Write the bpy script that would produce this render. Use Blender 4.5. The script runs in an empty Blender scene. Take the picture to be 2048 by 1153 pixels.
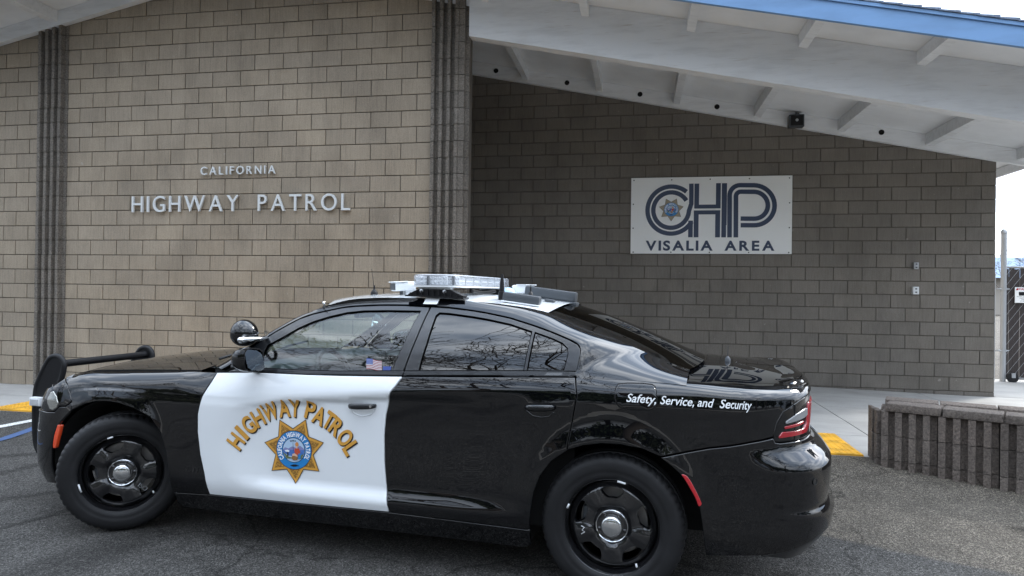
import bpy, bmesh, math, random
import numpy as np
from mathutils import Vector, Matrix
from mathutils.geometry import delaunay_2d_cdt
random.seed(7); rng=np.random.default_rng(7)
R=math.radians
S=bpy.context.scene
COL=S.collection
# ------------------------------------------------------------------ camera, sky, sun, exposure
F_PX=1360.0
YAW,PITCH,ROLL=0.1837,0.0045,0.0133
CAM_H=1.502
cd=bpy.data.cameras.new('camera'); cam=bpy.data.objects.new('camera',cd); COL.objects.link(cam)
cd.sensor_width=36; cd.lens=36*F_PX/2048; cd.clip_end=2000; cd.clip_start=.05
_f=Vector((-math.sin(YAW)*math.cos(PITCH),math.cos(YAW)*math.cos(PITCH),math.sin(PITCH)))
_r=Vector((math.cos(YAW),math.sin(YAW),0)); _u=_r.cross(_f)
_c,_s=math.cos(ROLL),math.sin(ROLL)
_r,_u=_r*_c+_u*_s,_u*_c-_r*_s
cam.matrix_world=Matrix(((_r.x,_u.x,-_f.x,0),(_r.y,_u.y,-_f.y,0),(_r.z,_u.z,-_f.z,CAM_H),(0,0,0,1)))
S.camera=cam
SUN_DIR=Vector((.62,.62,.62)).normalized()      # towards the sun: behind the building, to the right
w=bpy.data.worlds.new('World'); S.world=w; w.use_nodes=True
nt=w.node_tree; nt.nodes.clear(); N=nt.nodes.new; LK=nt.links.new
out=N('ShaderNodeOutputWorld'); bg=N('ShaderNodeBackground'); bg.inputs[1].default_value=.10
sky=N('ShaderNodeTexSky'); sky.sky_type='NISHITA'; sky.sun_disc=False
sky.sun_elevation=math.asin(SUN_DIR.z); sky.sun_rotation=math.atan2(SUN_DIR.x,SUN_DIR.y)
sky.air_density=1.0; sky.dust_density=1.5
tc=N('ShaderNodeTexCoord'); mp=N('ShaderNodeMapping'); mp.inputs['Scale'].default_value=(1.3,1.3,3.2)
LK(tc.outputs['Generated'],mp.inputs[0])
no=N('ShaderNodeTexNoise'); no.inputs['Scale'].default_value=1.9; no.inputs['Detail'].default_value=9; no.inputs['Roughness'].default_value=.58; no.inputs['Distortion'].default_value=.6
LK(mp.outputs[0],no.inputs['Vector'])
rp=N('ShaderNodeValToRGB'); rp.color_ramp.elements[0].position=.34; rp.color_ramp.elements[1].position=.50
rp.color_ramp.elements[0].color=(.62,.62,.62,1); rp.color_ramp.elements[1].color=(1,1,1,1)
LK(no.outputs[0],rp.inputs[0])
cl=N('ShaderNodeValToRGB'); cl.color_ramp.elements[0].position=.41; cl.color_ramp.elements[1].position=.68
cl.color_ramp.elements[0].color=(3.2,3.9,5.0,1); cl.color_ramp.elements[1].color=(9.2,9.8,10.6,1)
no2=N('ShaderNodeTexNoise'); no2.inputs['Scale'].default_value=2.7; no2.inputs['Detail'].default_value=8
LK(mp.outputs[0],no2.inputs['Vector']); LK(no2.outputs[0],cl.inputs[0])
mx=N('ShaderNodeMix'); mx.data_type='RGBA'
LK(rp.outputs[0],mx.inputs[0]); LK(sky.outputs[0],mx.inputs[6]); LK(cl.outputs[0],mx.inputs[7])
sx=N('ShaderNodeSeparateXYZ'); LK(tc.outputs['Generated'],sx.inputs[0])
def vm(op,x,y):
    q=N('ShaderNodeMath'); q.operation=op
    for i,t in enumerate((x,y)):
        if isinstance(t,(int,float)): q.inputs[i].default_value=t
        else: LK(t,q.inputs[i])
    return q.outputs[0]
dp=N('ShaderNodeVectorMath'); dp.operation='DOT_PRODUCT'; LK(tc.outputs['Generated'],dp.inputs[0]); dp.inputs[1].default_value=SUN_DIR
glow=vm('POWER',vm('MAXIMUM',dp.outputs['Value'],0.),3.)
gain=vm('ADD',vm('ADD',.37,vm('MULTIPLY',vm('MAXIMUM',sx.outputs[2],0.),1.45)),vm('MULTIPLY',glow,.9))
gm=N('ShaderNodeVectorMath'); gm.operation='SCALE'; LK(mx.outputs[2],gm.inputs[0]); LK(gain,gm.inputs['Scale'])
LK(gm.outputs[0],bg.inputs[0]); LK(bg.outputs[0],out.inputs[0])
sl=bpy.data.lights.new('sun','SUN'); sl.energy=1.1; sl.angle=R(12); sl.color=(1,.95,.87)
so=bpy.data.objects.new('sun',sl); COL.objects.link(so); so.rotation_euler=(-SUN_DIR).to_track_quat('-Z','Y').to_euler()
S.view_settings.view_transform='Standard'; S.view_settings.look='None'; S.view_settings.gamma=1
S.view_settings.use_curve_mapping=False; S.view_settings.exposure=1.80
S.cycles.max_bounces=8; S.cycles.transparent_max_bounces=16
# ------------------------------------------------------------------ helpers
def empty(name,label=None,cat=None,loc=(0,0,0),rz=0,group=None,kind=None):
    o=bpy.data.objects.new(name,None); COL.objects.link(o); o.location=loc; o.rotation_euler=(0,0,rz); o.empty_display_size=.2
    return tag(o,label,cat,group,kind)
def tag(o,label=None,cat=None,group=None,kind=None):
    for k,v in (('label',label),('category',cat),('group',group),('kind',kind)):
        if v: o[k]=v
    return o
def mesh(name,v,f,mats,parent=None,smooth=False,loc=None,rz=0,mi=None,nrm=None,sharp=None):
    me=bpy.data.meshes.new(name); me.from_pydata([tuple(map(float,p)) for p in v],[],f)
    for m in (mats if isinstance(mats,(list,tuple)) else [mats]): me.materials.append(m)
    if mi is not None: me.polygons.foreach_set('material_index',mi)
    if smooth: me.polygons.foreach_set('use_smooth',[True]*len(me.polygons))
    me.update()
    if sharp is not None: me.set_sharp_from_angle(angle=R(sharp))
    if nrm is not None: me.normals_split_custom_set_from_vertices(nrm)
    return link(name,me,parent,loc,rz)
def link(name,me,parent=None,loc=None,rz=0):
    o=bpy.data.objects.new(name,me); COL.objects.link(o)
    if parent is not None: o.parent=parent
    if loc is not None: o.location=loc
    if rz: o.rotation_euler=(0,0,rz)
    return o
class MB:
    # collects simple shapes into one mesh
    def __init__(s): s.v=[]; s.f=[]; s.m=[]
    def add(s,v,f,m=0):
        k=len(s.v); s.v+=[tuple(p) for p in v]; s.f+=[tuple(i+k for i in q) for q in f]; s.m+=[m]*len(f); return s
    def box(s,a,b,m=0,bev=0.,M=None):
        x0,y0,z0=a; x1,y1,z1=b
        if bev<=0:
            v=[(x0,y0,z0),(x1,y0,z0),(x1,y1,z0),(x0,y1,z0),(x0,y0,z1),(x1,y0,z1),(x1,y1,z1),(x0,y1,z1)]
            f=[(0,3,2,1),(4,5,6,7),(0,1,5,4),(1,2,6,5),(2,3,7,6),(3,0,4,7)]
        else:
            bm=bmesh.new(); bmesh.ops.create_cube(bm,size=1)
            for q in bm.verts: q.co=Vector(((x0+x1)/2+q.co.x*(x1-x0),(y0+y1)/2+q.co.y*(y1-y0),(z0+z1)/2+q.co.z*(z1-z0)))
            bmesh.ops.bevel(bm,geom=bm.edges[:],offset=bev,segments=2,affect='EDGES',profile=.5)
            bm.verts.index_update(); v=[q.co[:] for q in bm.verts]; f=[[q.index for q in p.verts] for p in bm.faces]; bm.free()
        if M is not None: v=[(M@Vector(p))[:] for p in v]
        return s.add(v,f,m)
    def tube(s,pts,r,n=8,m=0,caps=True):
        pts=[Vector(p) for p in pts]; rs=r if isinstance(r,(list,tuple)) else [r]*len(pts)
        t0=(pts[1]-pts[0]).normalized(); a=t0.orthogonal().normalized(); v=[]
        for i,p in enumerate(pts):
            t=(pts[min(i+1,len(pts)-1)]-pts[max(i-1,0)]).normalized()
            a=(a-t*a.dot(t)).normalized(); b=t.cross(a)
            for k in range(n):
                q=2*math.pi*k/n; v.append((p+a*math.cos(q)*rs[i]+b*math.sin(q)*rs[i])[:])
        f=[]
        for i in range(len(pts)-1):
            for k in range(n): f.append((i*n+k,i*n+(k+1)%n,(i+1)*n+(k+1)%n,(i+1)*n+k))
        if caps: f.append(tuple(range(n))[::-1]); f.append(tuple((len(pts)-1)*n+k for k in range(n)))
        return s.add(v,f,m)
    def lathe(s,prof,n=32,axis='y',c=(0,0,0),m=0,M=None):
        # prof: (radius, height along axis)
        v=[];f=[]
        for r,h in prof:
            for k in range(n):
                q=2*math.pi*k/n; a,b=r*math.cos(q),r*math.sin(q)
                v.append({'y':(a,h,b),'z':(a,b,h),'x':(h,a,b)}[axis])
        for i in range(len(prof)-1):
            for k in range(n): f.append((i*n+k,i*n+(k+1)%n,(i+1)*n+(k+1)%n,(i+1)*n+k))
        v=[(p[0]+c[0],p[1]+c[1],p[2]+c[2]) for p in v]
        if M is not None: v=[(M@Vector(p))[:] for p in v]
        return s.add(v,f,m)
    def prism(s,poly,axis,h0,h1,m=0):
        # extrude 2D polygon along axis
        n=len(poly); mk={'x':lambda a,b,h:(h,a,b),'y':lambda a,b,h:(a,h,b),'z':lambda a,b,h:(a,b,h)}[axis]
        v=[mk(a,b,h0) for a,b in poly]+[mk(a,b,h1) for a,b in poly]
        f=[tuple(range(n))[::-1],tuple(range(n,2*n))]+[(i,(i+1)%n,n+(i+1)%n,n+i) for i in range(n)]
        return s.add(v,f,m)
    def obj(s,name,mats,parent=None,smooth=False,sharp=None,loc=None,rz=0,fixn=True):
        o=mesh(name,s.v,s.f,mats,parent,smooth,loc,rz,mi=s.m)
        if fixn:
            bm=bmesh.new(); bm.from_mesh(o.data); bmesh.ops.recalc_face_normals(bm,faces=bm.faces[:]); bm.to_mesh(o.data); bm.free()
        if sharp is not None: o.data.set_sharp_from_angle(angle=R(sharp))
        return o
def mirror_copy(o,parent,name=None):
    me=o.data.copy(); me.transform(Matrix.Diagonal((1,-1,1,1))); me.flip_normals()
    c=o.copy(); c.data=me; COL.objects.link(c); c.parent=parent
    if c.location.y: c.location.y*=-1
    return c
def text_mesh(body,size=1.,bold=0.,sx=1.,shear=0.,spacing=1.,extrude=0.,bevel=0.,res=4,align='CENTER'):
    cu=bpy.data.curves.new('t','FONT'); cu.body=body; cu.size=size; cu.offset=bold; cu.shear=shear; cu.space_character=spacing
    cu.extrude=extrude; cu.bevel_depth=bevel; cu.bevel_resolution=1; cu.resolution_u=res; cu.align_x=align
    o=bpy.data.objects.new('t',cu); COL.objects.link(o)
    dg=bpy.context.evaluated_depsgraph_get(); me=bpy.data.meshes.new_from_object(o.evaluated_get(dg))
    v=[(p.co.x*sx,p.co.y,p.co.z) for p in me.vertices]; f=[tuple(p.vertices) for p in me.polygons]
    bpy.data.objects.remove(o); bpy.data.curves.remove(cu); bpy.data.meshes.remove(me)
    return v,f
# ------------------------------------------------------------------ materials
def mat(name,col=(.5,.5,.5),rough=.5,metal=0.,coat=0.,spec=.5,trans=0.,ior=1.5):
    m=bpy.data.materials.new(name); m.use_nodes=True; b=m.node_tree.nodes['Principled BSDF']
    b.inputs['Base Color'].default_value=(*col,1); b.inputs['Roughness'].default_value=rough; b.inputs['Metallic'].default_value=metal
    b.inputs['Coat Weight'].default_value=coat; b.inputs['Coat Roughness'].default_value=.0; b.inputs['Coat IOR'].default_value=1.62
    b.inputs['Specular IOR Level'].default_value=spec; b.inputs['Transmission Weight'].default_value=trans; b.inputs['IOR'].default_value=ior
    return m
class G:
    # tiny node-graph helper
    def __init__(s,m): s.m=m; s.t=m.node_tree; s.b=s.t.nodes['Principled BSDF']
    def n(s,ty,**k):
        x=s.t.nodes.new(ty)
        for a,b in k.items(): setattr(x,a,b)
        return x
    def l(s,a,b): s.t.links.new(a,b)
    def coord(s,kind='Object',scale=(1,1,1),rot=(0,0,0)):
        c=s.n('ShaderNodeTexCoord'); m=s.n('ShaderNodeMapping'); m.inputs['Scale'].default_value=scale; m.inputs['Rotation'].default_value=rot
        s.l(c.outputs[kind],m.inputs[0]); return m.outputs[0]
    def geo(s,scale=(1,1,1)):
        c=s.n('ShaderNodeNewGeometry'); m=s.n('ShaderNodeMapping'); m.inputs['Scale'].default_value=scale
        s.l(c.outputs['Position'],m.inputs[0]); return m.outputs[0]
    def noise(s,vec,scale,detail=4,rough=.55,dist=0.):
        x=s.n('ShaderNodeTexNoise'); x.inputs['Scale'].default_value=scale; x.inputs['Detail'].default_value=detail; x.inputs['Roughness'].default_value=rough; x.inputs['Distortion'].default_value=dist
        s.l(vec,x.inputs['Vector']); return x.outputs[0]
    def voro(s,vec,scale):
        x=s.n('ShaderNodeTexVoronoi'); x.inputs['Scale'].default_value=scale; s.l(vec,x.inputs['Vector']); return x
    def ramp(s,fac,stops):
        x=s.n('ShaderNodeValToRGB'); e=x.color_ramp.elements
        while len(e)<len(stops): e.new(.5)
        for i,(p,c) in enumerate(stops):
            e[i].position=p; e[i].color=(c,c,c,1) if isinstance(c,(int,float)) else (*c,1)
        s.l(fac,x.inputs[0]); return x.outputs[0]
    def mix(s,fac,a,b,mode='MIX'):
        x=s.n('ShaderNodeMix',data_type='RGBA',blend_type=mode)
        for i,q in ((0,fac),(6,a),(7,b)):
            if hasattr(q,'is_output') or hasattr(q,'node'): s.l(q,x.inputs[i])
            elif isinstance(q,(int,float)): x.inputs[i].default_value=q if i==0 else (q,q,q,1)
            else: x.inputs[i].default_value=(*q,1)
        return x.outputs[2]
    def math(s,op,a,b=None):
        x=s.n('ShaderNodeMath',operation=op)
        for i,q in enumerate((a,b)):
            if q is None: continue
            if hasattr(q,'node'): s.l(q,x.inputs[i])
            else: x.inputs[i].default_value=q
        return x.outputs[0]
    def bump(s,h,strength=.3,dist=.01):
        x=s.n('ShaderNodeBump'); x.inputs['Strength'].default_value=strength; x.inputs['Distance'].default_value=dist
        s.l(h,x.inputs['Height']); s.l(x.outputs[0],s.b.inputs['Normal'])
    def color(s,c): s.l(c,s.b.inputs['Base Color'])
    def rough(s,c): s.l(c,s.b.inputs['Roughness'])
def block_mat(name,base,dark,var,striate=True,island=False):
    m=mat(name,base,.92); g=G(m); p=g.geo()
    if island:
        gi=g.n('ShaderNodeNewGeometry'); rnd=gi.outputs['Random Per Island']
    else:
        oi=g.n('ShaderNodeObjectInfo'); rnd=oi.outputs['Random']
    wn=g.n('ShaderNodeTexWhiteNoise',noise_dimensions='1D'); g.l(rnd,wn.inputs['W'])
    tone=g.ramp(rnd,[(0,1-var),(.5,1.0),(1,1+var*.7)])
    hue=g.mix(g.math('MULTIPLY',wn.outputs[0],.55),base,dark)
    sp=g.noise(p,120,5,.8); spk=g.ramp(sp,[(.30,.48),(.45,.93),(.58,1.08),(.70,1.38)])
    c=g.mix(1.,hue,tone,'MULTIPLY'); c=g.mix(.85,c,spk,'MULTIPLY')
    big=g.noise(p,1.1,5); c=g.mix(.9,c,g.ramp(big,[(.3,.80),(.7,1.12)]),'MULTIPLY'); fl=g.noise(p,13,2,.4); c=g.mix(g.ramp(fl,[(.73,0.),(.78,.5)]),c,(.40,.37,.33)); lowm=g.noise(g.geo((1,1,.35)),3.1,4,.6); c=g.mix(.7,c,g.ramp(lowm,[(.30,.78),(.5,1.)]),'MULTIPLY')
    if striate:
        ps=g.geo((1,1,.05)); st=g.noise(ps,95,2,.6); c=g.mix(.8,c,g.ramp(st,[(.28,.84),(.5,1.0),(.74,1.11)]),'MULTIPLY')
        hgt=g.math('ADD',g.math('MULTIPLY',st,.5),g.math('MULTIPLY',sp,.8)); g.bump(hgt,.55,.006)
    else:
        r=g.noise(p,55,5,.75); c=g.mix(.9,c,g.ramp(r,[(.34,.42),(.5,.95),(.66,1.45)]),'MULTIPLY'); g.bump(g.math('ADD',r,g.math('MULTIPLY',sp,.5)),1.,.035)
    g.color(c); return m
M={}
for nm_,c1,c2 in (('block',(.345,.285,.212),(.318,.270,.212)),('shade_block',(.198,.177,.150),(.186,.170,.150))):  # shade_block is a shaded copy: block colour darkened for the wall under the overhang
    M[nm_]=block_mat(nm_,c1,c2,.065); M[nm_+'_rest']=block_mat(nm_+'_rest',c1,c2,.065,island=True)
M['split']=block_mat('split_face_block',(.285,.25,.21),(.26,.235,.205),.10,striate=False)
M['planter']=block_mat('planter_block',(.225,.184,.155),(.20,.175,.152),.12,striate=False)
m=M['mortar']=mat('mortar',(.105,.091,.075),.95); g=G(m); g.bump(g.noise(g.geo(),160,3),.4,.004)
m=M['white_wood']=mat('white_painted_wood',(.72,.72,.70),.6); g=G(m); p=g.geo((1,6,6))
nz=g.noise(p,2.2,7,.6); nb=g.noise(g.geo((.6,8,14)),5,3,.6)
c=g.mix(1.,(.80,.815,.83),g.ramp(nz,[(.3,.86),(.55,1.0)]),'MULTIPLY'); c=g.mix(g.ramp(nb,[(.66,0.),(.74,.55)]),c,(.42,.36,.30)); g.color(c); g.bump(nz,.15,.01)
m=M['soffit']=mat('soffit_paint',(.80,.80,.79),.7); g=G(m); nz=g.noise(g.geo(),1.3,6,.6); g.color(g.mix(1.,(.83,.845,.86),g.ramp(nz,[(.3,.88),(.6,1.)]),'MULTIPLY'))
m=M['blue_fascia']=mat('blue_fascia_paint',(.15,.32,.62),.5); g=G(m); nz=g.noise(g.geo((1,4,4)),1.5,6); g.color(g.mix(1.,(.185,.345,.60),g.ramp(nz,[(.3,.85),(.6,1.05)]),'MULTIPLY'))
m=M['shingle']=mat('roof_shingle',(.20,.25,.33),.9); g=G(m); nz=g.noise(g.geo(),55,3); g.color(g.mix(1.,(.22,.27,.36),g.ramp(nz,[(.3,.6),(.7,1.2)]),'MULTIPLY'))
m=M['concrete']=mat('concrete',(.40,.39,.365),.85); g=G(m); p=g.geo(); n1=g.noise(p,1.1,8,.62); n2=g.noise(p,120,3,.7); n3=g.noise(g.geo((.35,1,1)),3.2,5,.6)
c=g.mix(1.,(.375,.365,.345),g.ramp(n1,[(.28,.74),(.5,.97),(.72,1.1)]),'MULTIPLY'); c=g.mix(.6,c,g.ramp(n2,[(.3,.8),(.7,1.14)]),'MULTIPLY'); c=g.mix(.5,c,g.ramp(n3,[(.35,.78),(.6,1.04)]),'MULTIPLY'); g.color(c); g.bump(n2,.2,.003)
# asphalt: worn grey-brown with aggregate, darker repaved band near the camera, tyre marks
m=M['asphalt']=mat('asphalt',(.06,.058,.054),.8,0,0,.15); g=G(m); p=g.geo()
v1=g.voro(p,160); v2=g.voro(p,75); n0=g.noise(p,.45,6,.6); n1=g.noise(p,5.5,6,.65); n2=g.noise(p,330,2,.7)
cx=g.n('ShaderNodeSeparateXYZ'); g.l(p,cx.inputs[0])
seam=g.math('ADD',g.math('ADD',cx.outputs[1],g.math('MULTIPLY',cx.outputs[0],.44)),g.math('MULTIPLY',n1,.16))
newer=g.ramp(g.math('MULTIPLY',seam,.1),[(.508,0.),(.513,1.)])       # 1 beyond the seam (old, brownish)
right=g.ramp(g.math('MULTIPLY',g.math('ADD',cx.outputs[0],g.math('MULTIPLY',n1,.3)),.1),[(.02,0.),(.06,1.)])
brown=g.math('MULTIPLY',newer,right)
base=g.mix(brown,(.090,.0865,.081),(.128,.113,.093))
agg=g.ramp(v1.outputs['Color'],[(.22,.32),(.55,.88),(.78,1.5),(.93,2.7)])
c=g.mix(.92,base,agg,'MULTIPLY'); c=g.mix(.7,c,g.ramp(n0,[(.3,.70),(.65,1.22)]),'MULTIPLY'); c=g.mix(.7,c,g.ramp(n1,[(.3,.66),(.65,1.18)]),'MULTIPLY')
def band(ax,ay,off,wid):      # soft dark rubber / tar band along a line ax*x+ay*y=off
    e=g.math('ADD',g.math('ADD',g.math('MULTIPLY',cx.outputs[0],ax),g.math('MULTIPLY',cx.outputs[1],ay)),g.math('ADD',g.math('MULTIPLY',n0,.22),g.math('MULTIPLY',n1,.10)))
    e=g.math('ABSOLUTE',g.math('SUBTRACT',e,off+.16)); return g.ramp(g.math('DIVIDE',e,wid),[(.30,.56),(1.,1.)])
for q in ((-.98,.198,3.56,.26),(-.978,.207,5.81,.10),(-.728,.685,5.93,.08),(-.6,.8,7.3,.12),(-.95,.31,4.75,.05)): c=g.mix(.9,c,band(*q),'MULTIPLY')
wv=g.n('ShaderNodeVectorMath',operation='ADD'); nv=g.n('ShaderNodeTexNoise'); nv.inputs['Scale'].default_value=1.6; nv.inputs['Detail'].default_value=5; g.l(p,nv.inputs['Vector']); g.l(p,wv.inputs[0]); g.l(nv.outputs['Color'],wv.inputs[1])
ck=g.voro(wv.outputs[0],.42); ck.feature='DISTANCE_TO_EDGE'; c=g.mix(.75,c,g.ramp(ck.outputs['Distance'],[(.002,.35),(.007,1.)]),'MULTIPLY')
spots=g.noise(p,1.7,3,.5); c=g.mix(1.,c,g.ramp(spots,[(.27,.45),(.36,1.)]),'MULTIPLY')
g.color(c); g.bump(g.math('ADD',g.math('MULTIPLY',v1.outputs['Distance'],.8),g.math('MULTIPLY',v2.outputs['Distance'],.6)),.75,.012); g.rough(g.ramp(n1,[(.3,.62),(.7,.86)]))
m=M['yellow']=mat('yellow_tactile',(.72,.37,.02),.6); g=G(m); nz=g.noise(g.geo(),7,5); g.color(g.mix(1.,(.74,.38,.022),g.ramp(nz,[(.28,.5),(.6,1.05)]),'MULTIPLY'))
def road_paint(name,col):
    m=mat(name,col,.75); g=G(m); n=g.noise(g.geo(),70,4,.7); g.color(g.mix(g.ramp(n,[(.36,1.),(.46,0.)]),col,(.08,.08,.08))); return m
M['line_white']=road_paint('white_road_paint',(.66,.66,.64)); M['line_blue']=road_paint('blue_road_paint',(.05,.10,.23))
M['letter']=mat('letter_metal',(.66,.68,.68),.5,.1)
M['sign']=mat('sign_white',(.85,.855,.83),.42); M['navy']=mat('navy_ink',(.030,.048,.095),.4)
M['screw']=mat('screw',(.12,.12,.12),.5,.6)
M['gold']=mat('gold_decal',(.62,.31,.05),.4); M['gold_dark']=mat('gold_shadow',(.16,.075,.018),.4); M['ink']=mat('black_ink',(.008,.008,.01),.3)
m=M['gold_tex']=mat('gold_filigree',(.42,.21,.04),.4); g=G(m); vv=g.voro(g.coord('Object'),150); g.color(g.mix(g.ramp(vv.outputs['Distance'],[(.25,0.),(.5,1.)]),(.60,.31,.06),(.24,.12,.022)))
M['seal_blue']=mat('seal_blue',(.02,.21,.52),.35); M['white_ink']=mat('white_ink',(.82,.84,.85),.4)
M['ink_sky']=mat('seal_sky',(.42,.56,.72),.5);M['ink_hill']=mat('seal_hill',(.22,.22,.42),.5);M['ink_water']=mat('seal_water',(.06,.16,.45),.5);M['ink_green']=mat('seal_green',(.13,.16,.06),.5)
M['ink_red']=mat('seal_red',(.5,.07,.03),.5);M['ink_orange']=mat('seal_orange',(.6,.24,.06),.5);M['ink_skin']=mat('seal_skin',(.66,.42,.30),.5);M['ink_brown']=mat('seal_brown',(.26,.13,.05),.5)
# vehicle
M['black']=mat('black_gloss_paint',(.0018,.002,.0028),.5,0,1.,.0)
M['white']=mat('white_gloss_paint',(.74,.765,.78),.4,0,1.,.1)
M['trim']=mat('black_satin_trim',(.010,.011,.013),.30,0,.25)
M['rubber']=mat('tyre_rubber',(.009,.009,.010),.55,0,0,.3); g=G(M['rubber']); nz=g.noise(g.coord('Object'),9,5); g.color(g.mix(1.,(.0125,.0125,.0135),g.ramp(nz,[(.3,.75),(.7,1.3)]),'MULTIPLY'))
M['gap']=mat('dark_gap',(.004,.004,.004),.9); M['liner']=mat('wheel_liner',(.010,.010,.010),.9)
M['rim']=mat('black_steel_wheel',(.006,.006,.007),.22,0,.9); M['chrome']=mat('chrome',(.78,.79,.80),.12,1.); M['alu']=mat('dull_metal',(.45,.46,.47),.4,.9)
M['amber']=mat('amber_marker',(.75,.075,.02),.25,0,.8); M['red']=mat('red_reflector',(.42,.008,.015),.22,0,.8); M['redlens']=mat('red_lens',(.33,.010,.018),.2,0,.5)
M['lensgrey']=mat('clear_lens',(.52,.54,.56),.15,0,1.); M['plastic']=mat('black_plastic',(.008,.008,.009),.45,0,0,.3); M['greybox']=mat('grey_housing',(.055,.062,.07),.42)
M['whiteplastic']=mat('white_plastic',(.74,.76,.77),.4); M['seat']=mat('seat_cloth',(.02,.021,.022),.9); M['cabin']=mat('cabin_trim',(.03,.031,.033),.7)
M['bluelens']=mat('pale_blue_dome',(.38,.55,.72),.3,0,.5); M['brass']=mat('brake_disc',(.28,.27,.26),.45,.8)
def glass(name,tint,ior=1.5,rough=0.):
    m=bpy.data.materials.new(name); m.use_nodes=True; t=m.node_tree; t.nodes.clear()
    o=t.nodes.new('ShaderNodeOutputMaterial'); mx=t.nodes.new('ShaderNodeMixShader'); a=t.nodes.new('ShaderNodeBsdfTransparent'); b=t.nodes.new('ShaderNodeBsdfGlossy'); f=t.nodes.new('ShaderNodeFresnel')
    a.inputs[0].default_value=(*tint,1); b.inputs['Roughness'].default_value=rough; g_=t.nodes.new('ShaderNodeNewGeometry'); k=t.nodes.new('ShaderNodeMapRange'); k.inputs[3].default_value=ior; k.inputs[4].default_value=1/ior
    t.links.new(g_.outputs['Backfacing'],k.inputs[0]); t.links.new(k.outputs[0],f.inputs[0])      # a thin sheet reflects alike from both sides
    t.links.new(f.outputs[0],mx.inputs[0]); t.links.new(a.outputs[0],mx.inputs[1]); t.links.new(b.outputs[0],mx.inputs[2]); t.links.new(mx.outputs[0],o.inputs[0]); return m
M['glass']=glass('side_glass',(.66,.78,.76),1.82); M['privacy']=glass('privacy_glass',(.035,.04,.042),1.85); M['rearglass']=glass('rear_glass',(.03,.03,.03),1.6)
M['flag_red']=mat('flag_red',(.22,.03,.035),.5); M['flag_white']=mat('flag_white',(.40,.42,.43),.5); M['flag_blue']=mat('flag_blue',(.02,.05,.22),.5)
M['lens']=glass('clear_cover',(.93,.94,.96),1.4)
m=M['lens']; t=m.node_tree; o=[n for n in t.nodes if n.type=='OUTPUT_MATERIAL'][0]; old=o.inputs[0].links[0].from_socket; x=t.nodes.new('ShaderNodeMixShader'); d=t.nodes.new('ShaderNodeBsdfTranslucent'); d2=t.nodes.new('ShaderNodeBsdfDiffuse'); y=t.nodes.new('ShaderNodeMixShader')
d.inputs[0].default_value=(.86,.88,.92,1); d2.inputs[0].default_value=(.86,.88,.92,1); y.inputs[0].default_value=.5; x.inputs[0].default_value=.15
t.links.new(d.outputs[0],y.inputs[1]); t.links.new(d2.outputs[0],y.inputs[2]); t.links.new(old,x.inputs[1]); t.links.new(y.outputs[0],x.inputs[2]); t.links.new(x.outputs[0],o.inputs[0])
M['galv']=mat('galvanised_steel',(.42,.43,.44),.5,.6); M['slat']=mat('brown_slat',(.035,.026,.024),.6)
m=M['bark']=mat('bark',(.075,.062,.052),.95); g=G(m); g.bump(g.noise(g.coord('Object',(8,8,1.5)),3,5),.8,.03)
M['leaf']=mat('evergreen_leaf',(.035,.055,.022),.7); M['leaf2']=mat('olive_leaf',(.06,.07,.03),.7)
M['far_wall']=mat('far_wall',(.42,.38,.33),.9); M['far_roof']=mat('far_blue_roof',(.08,.17,.30),.7)
M['tan_print']=mat('sign_star_tan',(.34,.29,.20),.5); M['lamp_bowl']=mat('headlamp_bowl',(.40,.40,.37),.18,.75,.6)
M['tail_clear']=mat('tail_clear_lens',(.20,.205,.21),.3,0,.4); M['mirror']=mat('mirror_glass',(.30,.34,.38),.03,1.)
# ------------------------------------------------------------------ ground
def sst(a,b,x):
    t=min(1,max(0,(x-a)/(b-a))); return t*t*(3-2*t)
FRONT_Y=6.45
def h_road(x,y): return .085*sst(5.45,6.42,y)
def h_walk(x,y): return .092+.010*sst(6.6,8.2,y)-.058*sst(2.1,5.3,x)*sst(7.5,10.5,y)
xs=[-220,-60,-25]+[-16+.5*i for i in range(53)]+[20,60,220]; ys=[-220,-60,-20,-8,-2,0,2,3.5,4.5]+[5.2+.12*i for i in range(12)]+[7.5,10,14,25,60,260]
v=[(x,y,h_road(x,y) if y<7 else (0. if y>8 else .02)) for y in ys for x in xs]
v=[(a,b,(c if b<6.6 else -.02)) for a,b,c in v]
nx=len(xs); f=[(j*nx+i,j*nx+i+1,(j+1)*nx+i+1,(j+1)*nx+i) for j in range(len(ys)-1) for i in range(nx-1)]
tag(mesh('asphalt',v,f,M['asphalt'],smooth=True),'worn grey asphalt of the parking lot',kind='structure')
walk=empty('sidewalk','light grey concrete sidewalk in front of the block building',kind='structure',loc=(0,9,0))
xe=[-16+1.83*i for i in range(14)]; ye=[FRONT_Y,7.38,9.2,11.14]
def slab(x0,x1,y0,y1):
    n=6; a=.006; v=[];f=[]
    for j in range(n+1):
        for i in range(n+1):
            x=x0+a+(x1-x0-2*a)*i/n; y=y0+a+(y1-y0-2*a)*j/n; v.append((x,y-9,h_walk(x,y)-(.006 if i in(0,n) or j in(0,n) else 0)))
    for j in range(n):
        for i in range(n): k=j*(n+1)+i; f.append((k,k+1,k+n+2,k+n+1))
    ring=[i for i in range(n+1)]+[(j+1)*(n+1)-1+0 for j in range(1,n+1)]+[n*(n+1)+i for i in range(n-1,-1,-1)]+[j*(n+1) for j in range(n-1,0,-1)]
    k=len(v); v+=[(v[i][0],v[i][1],v[i][2]-.09) for i in ring]
    for i in range(len(ring)): q=(i+1)%len(ring); f.append((ring[i],k+i,k+q,ring[q]))
    mesh('slab',v,f,M['concrete'],walk,smooth=False)
for i in range(len(xe)-1):
    for j in range(3): slab(xe[i],xe[i+1],ye[j],ye[j+1])
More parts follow.
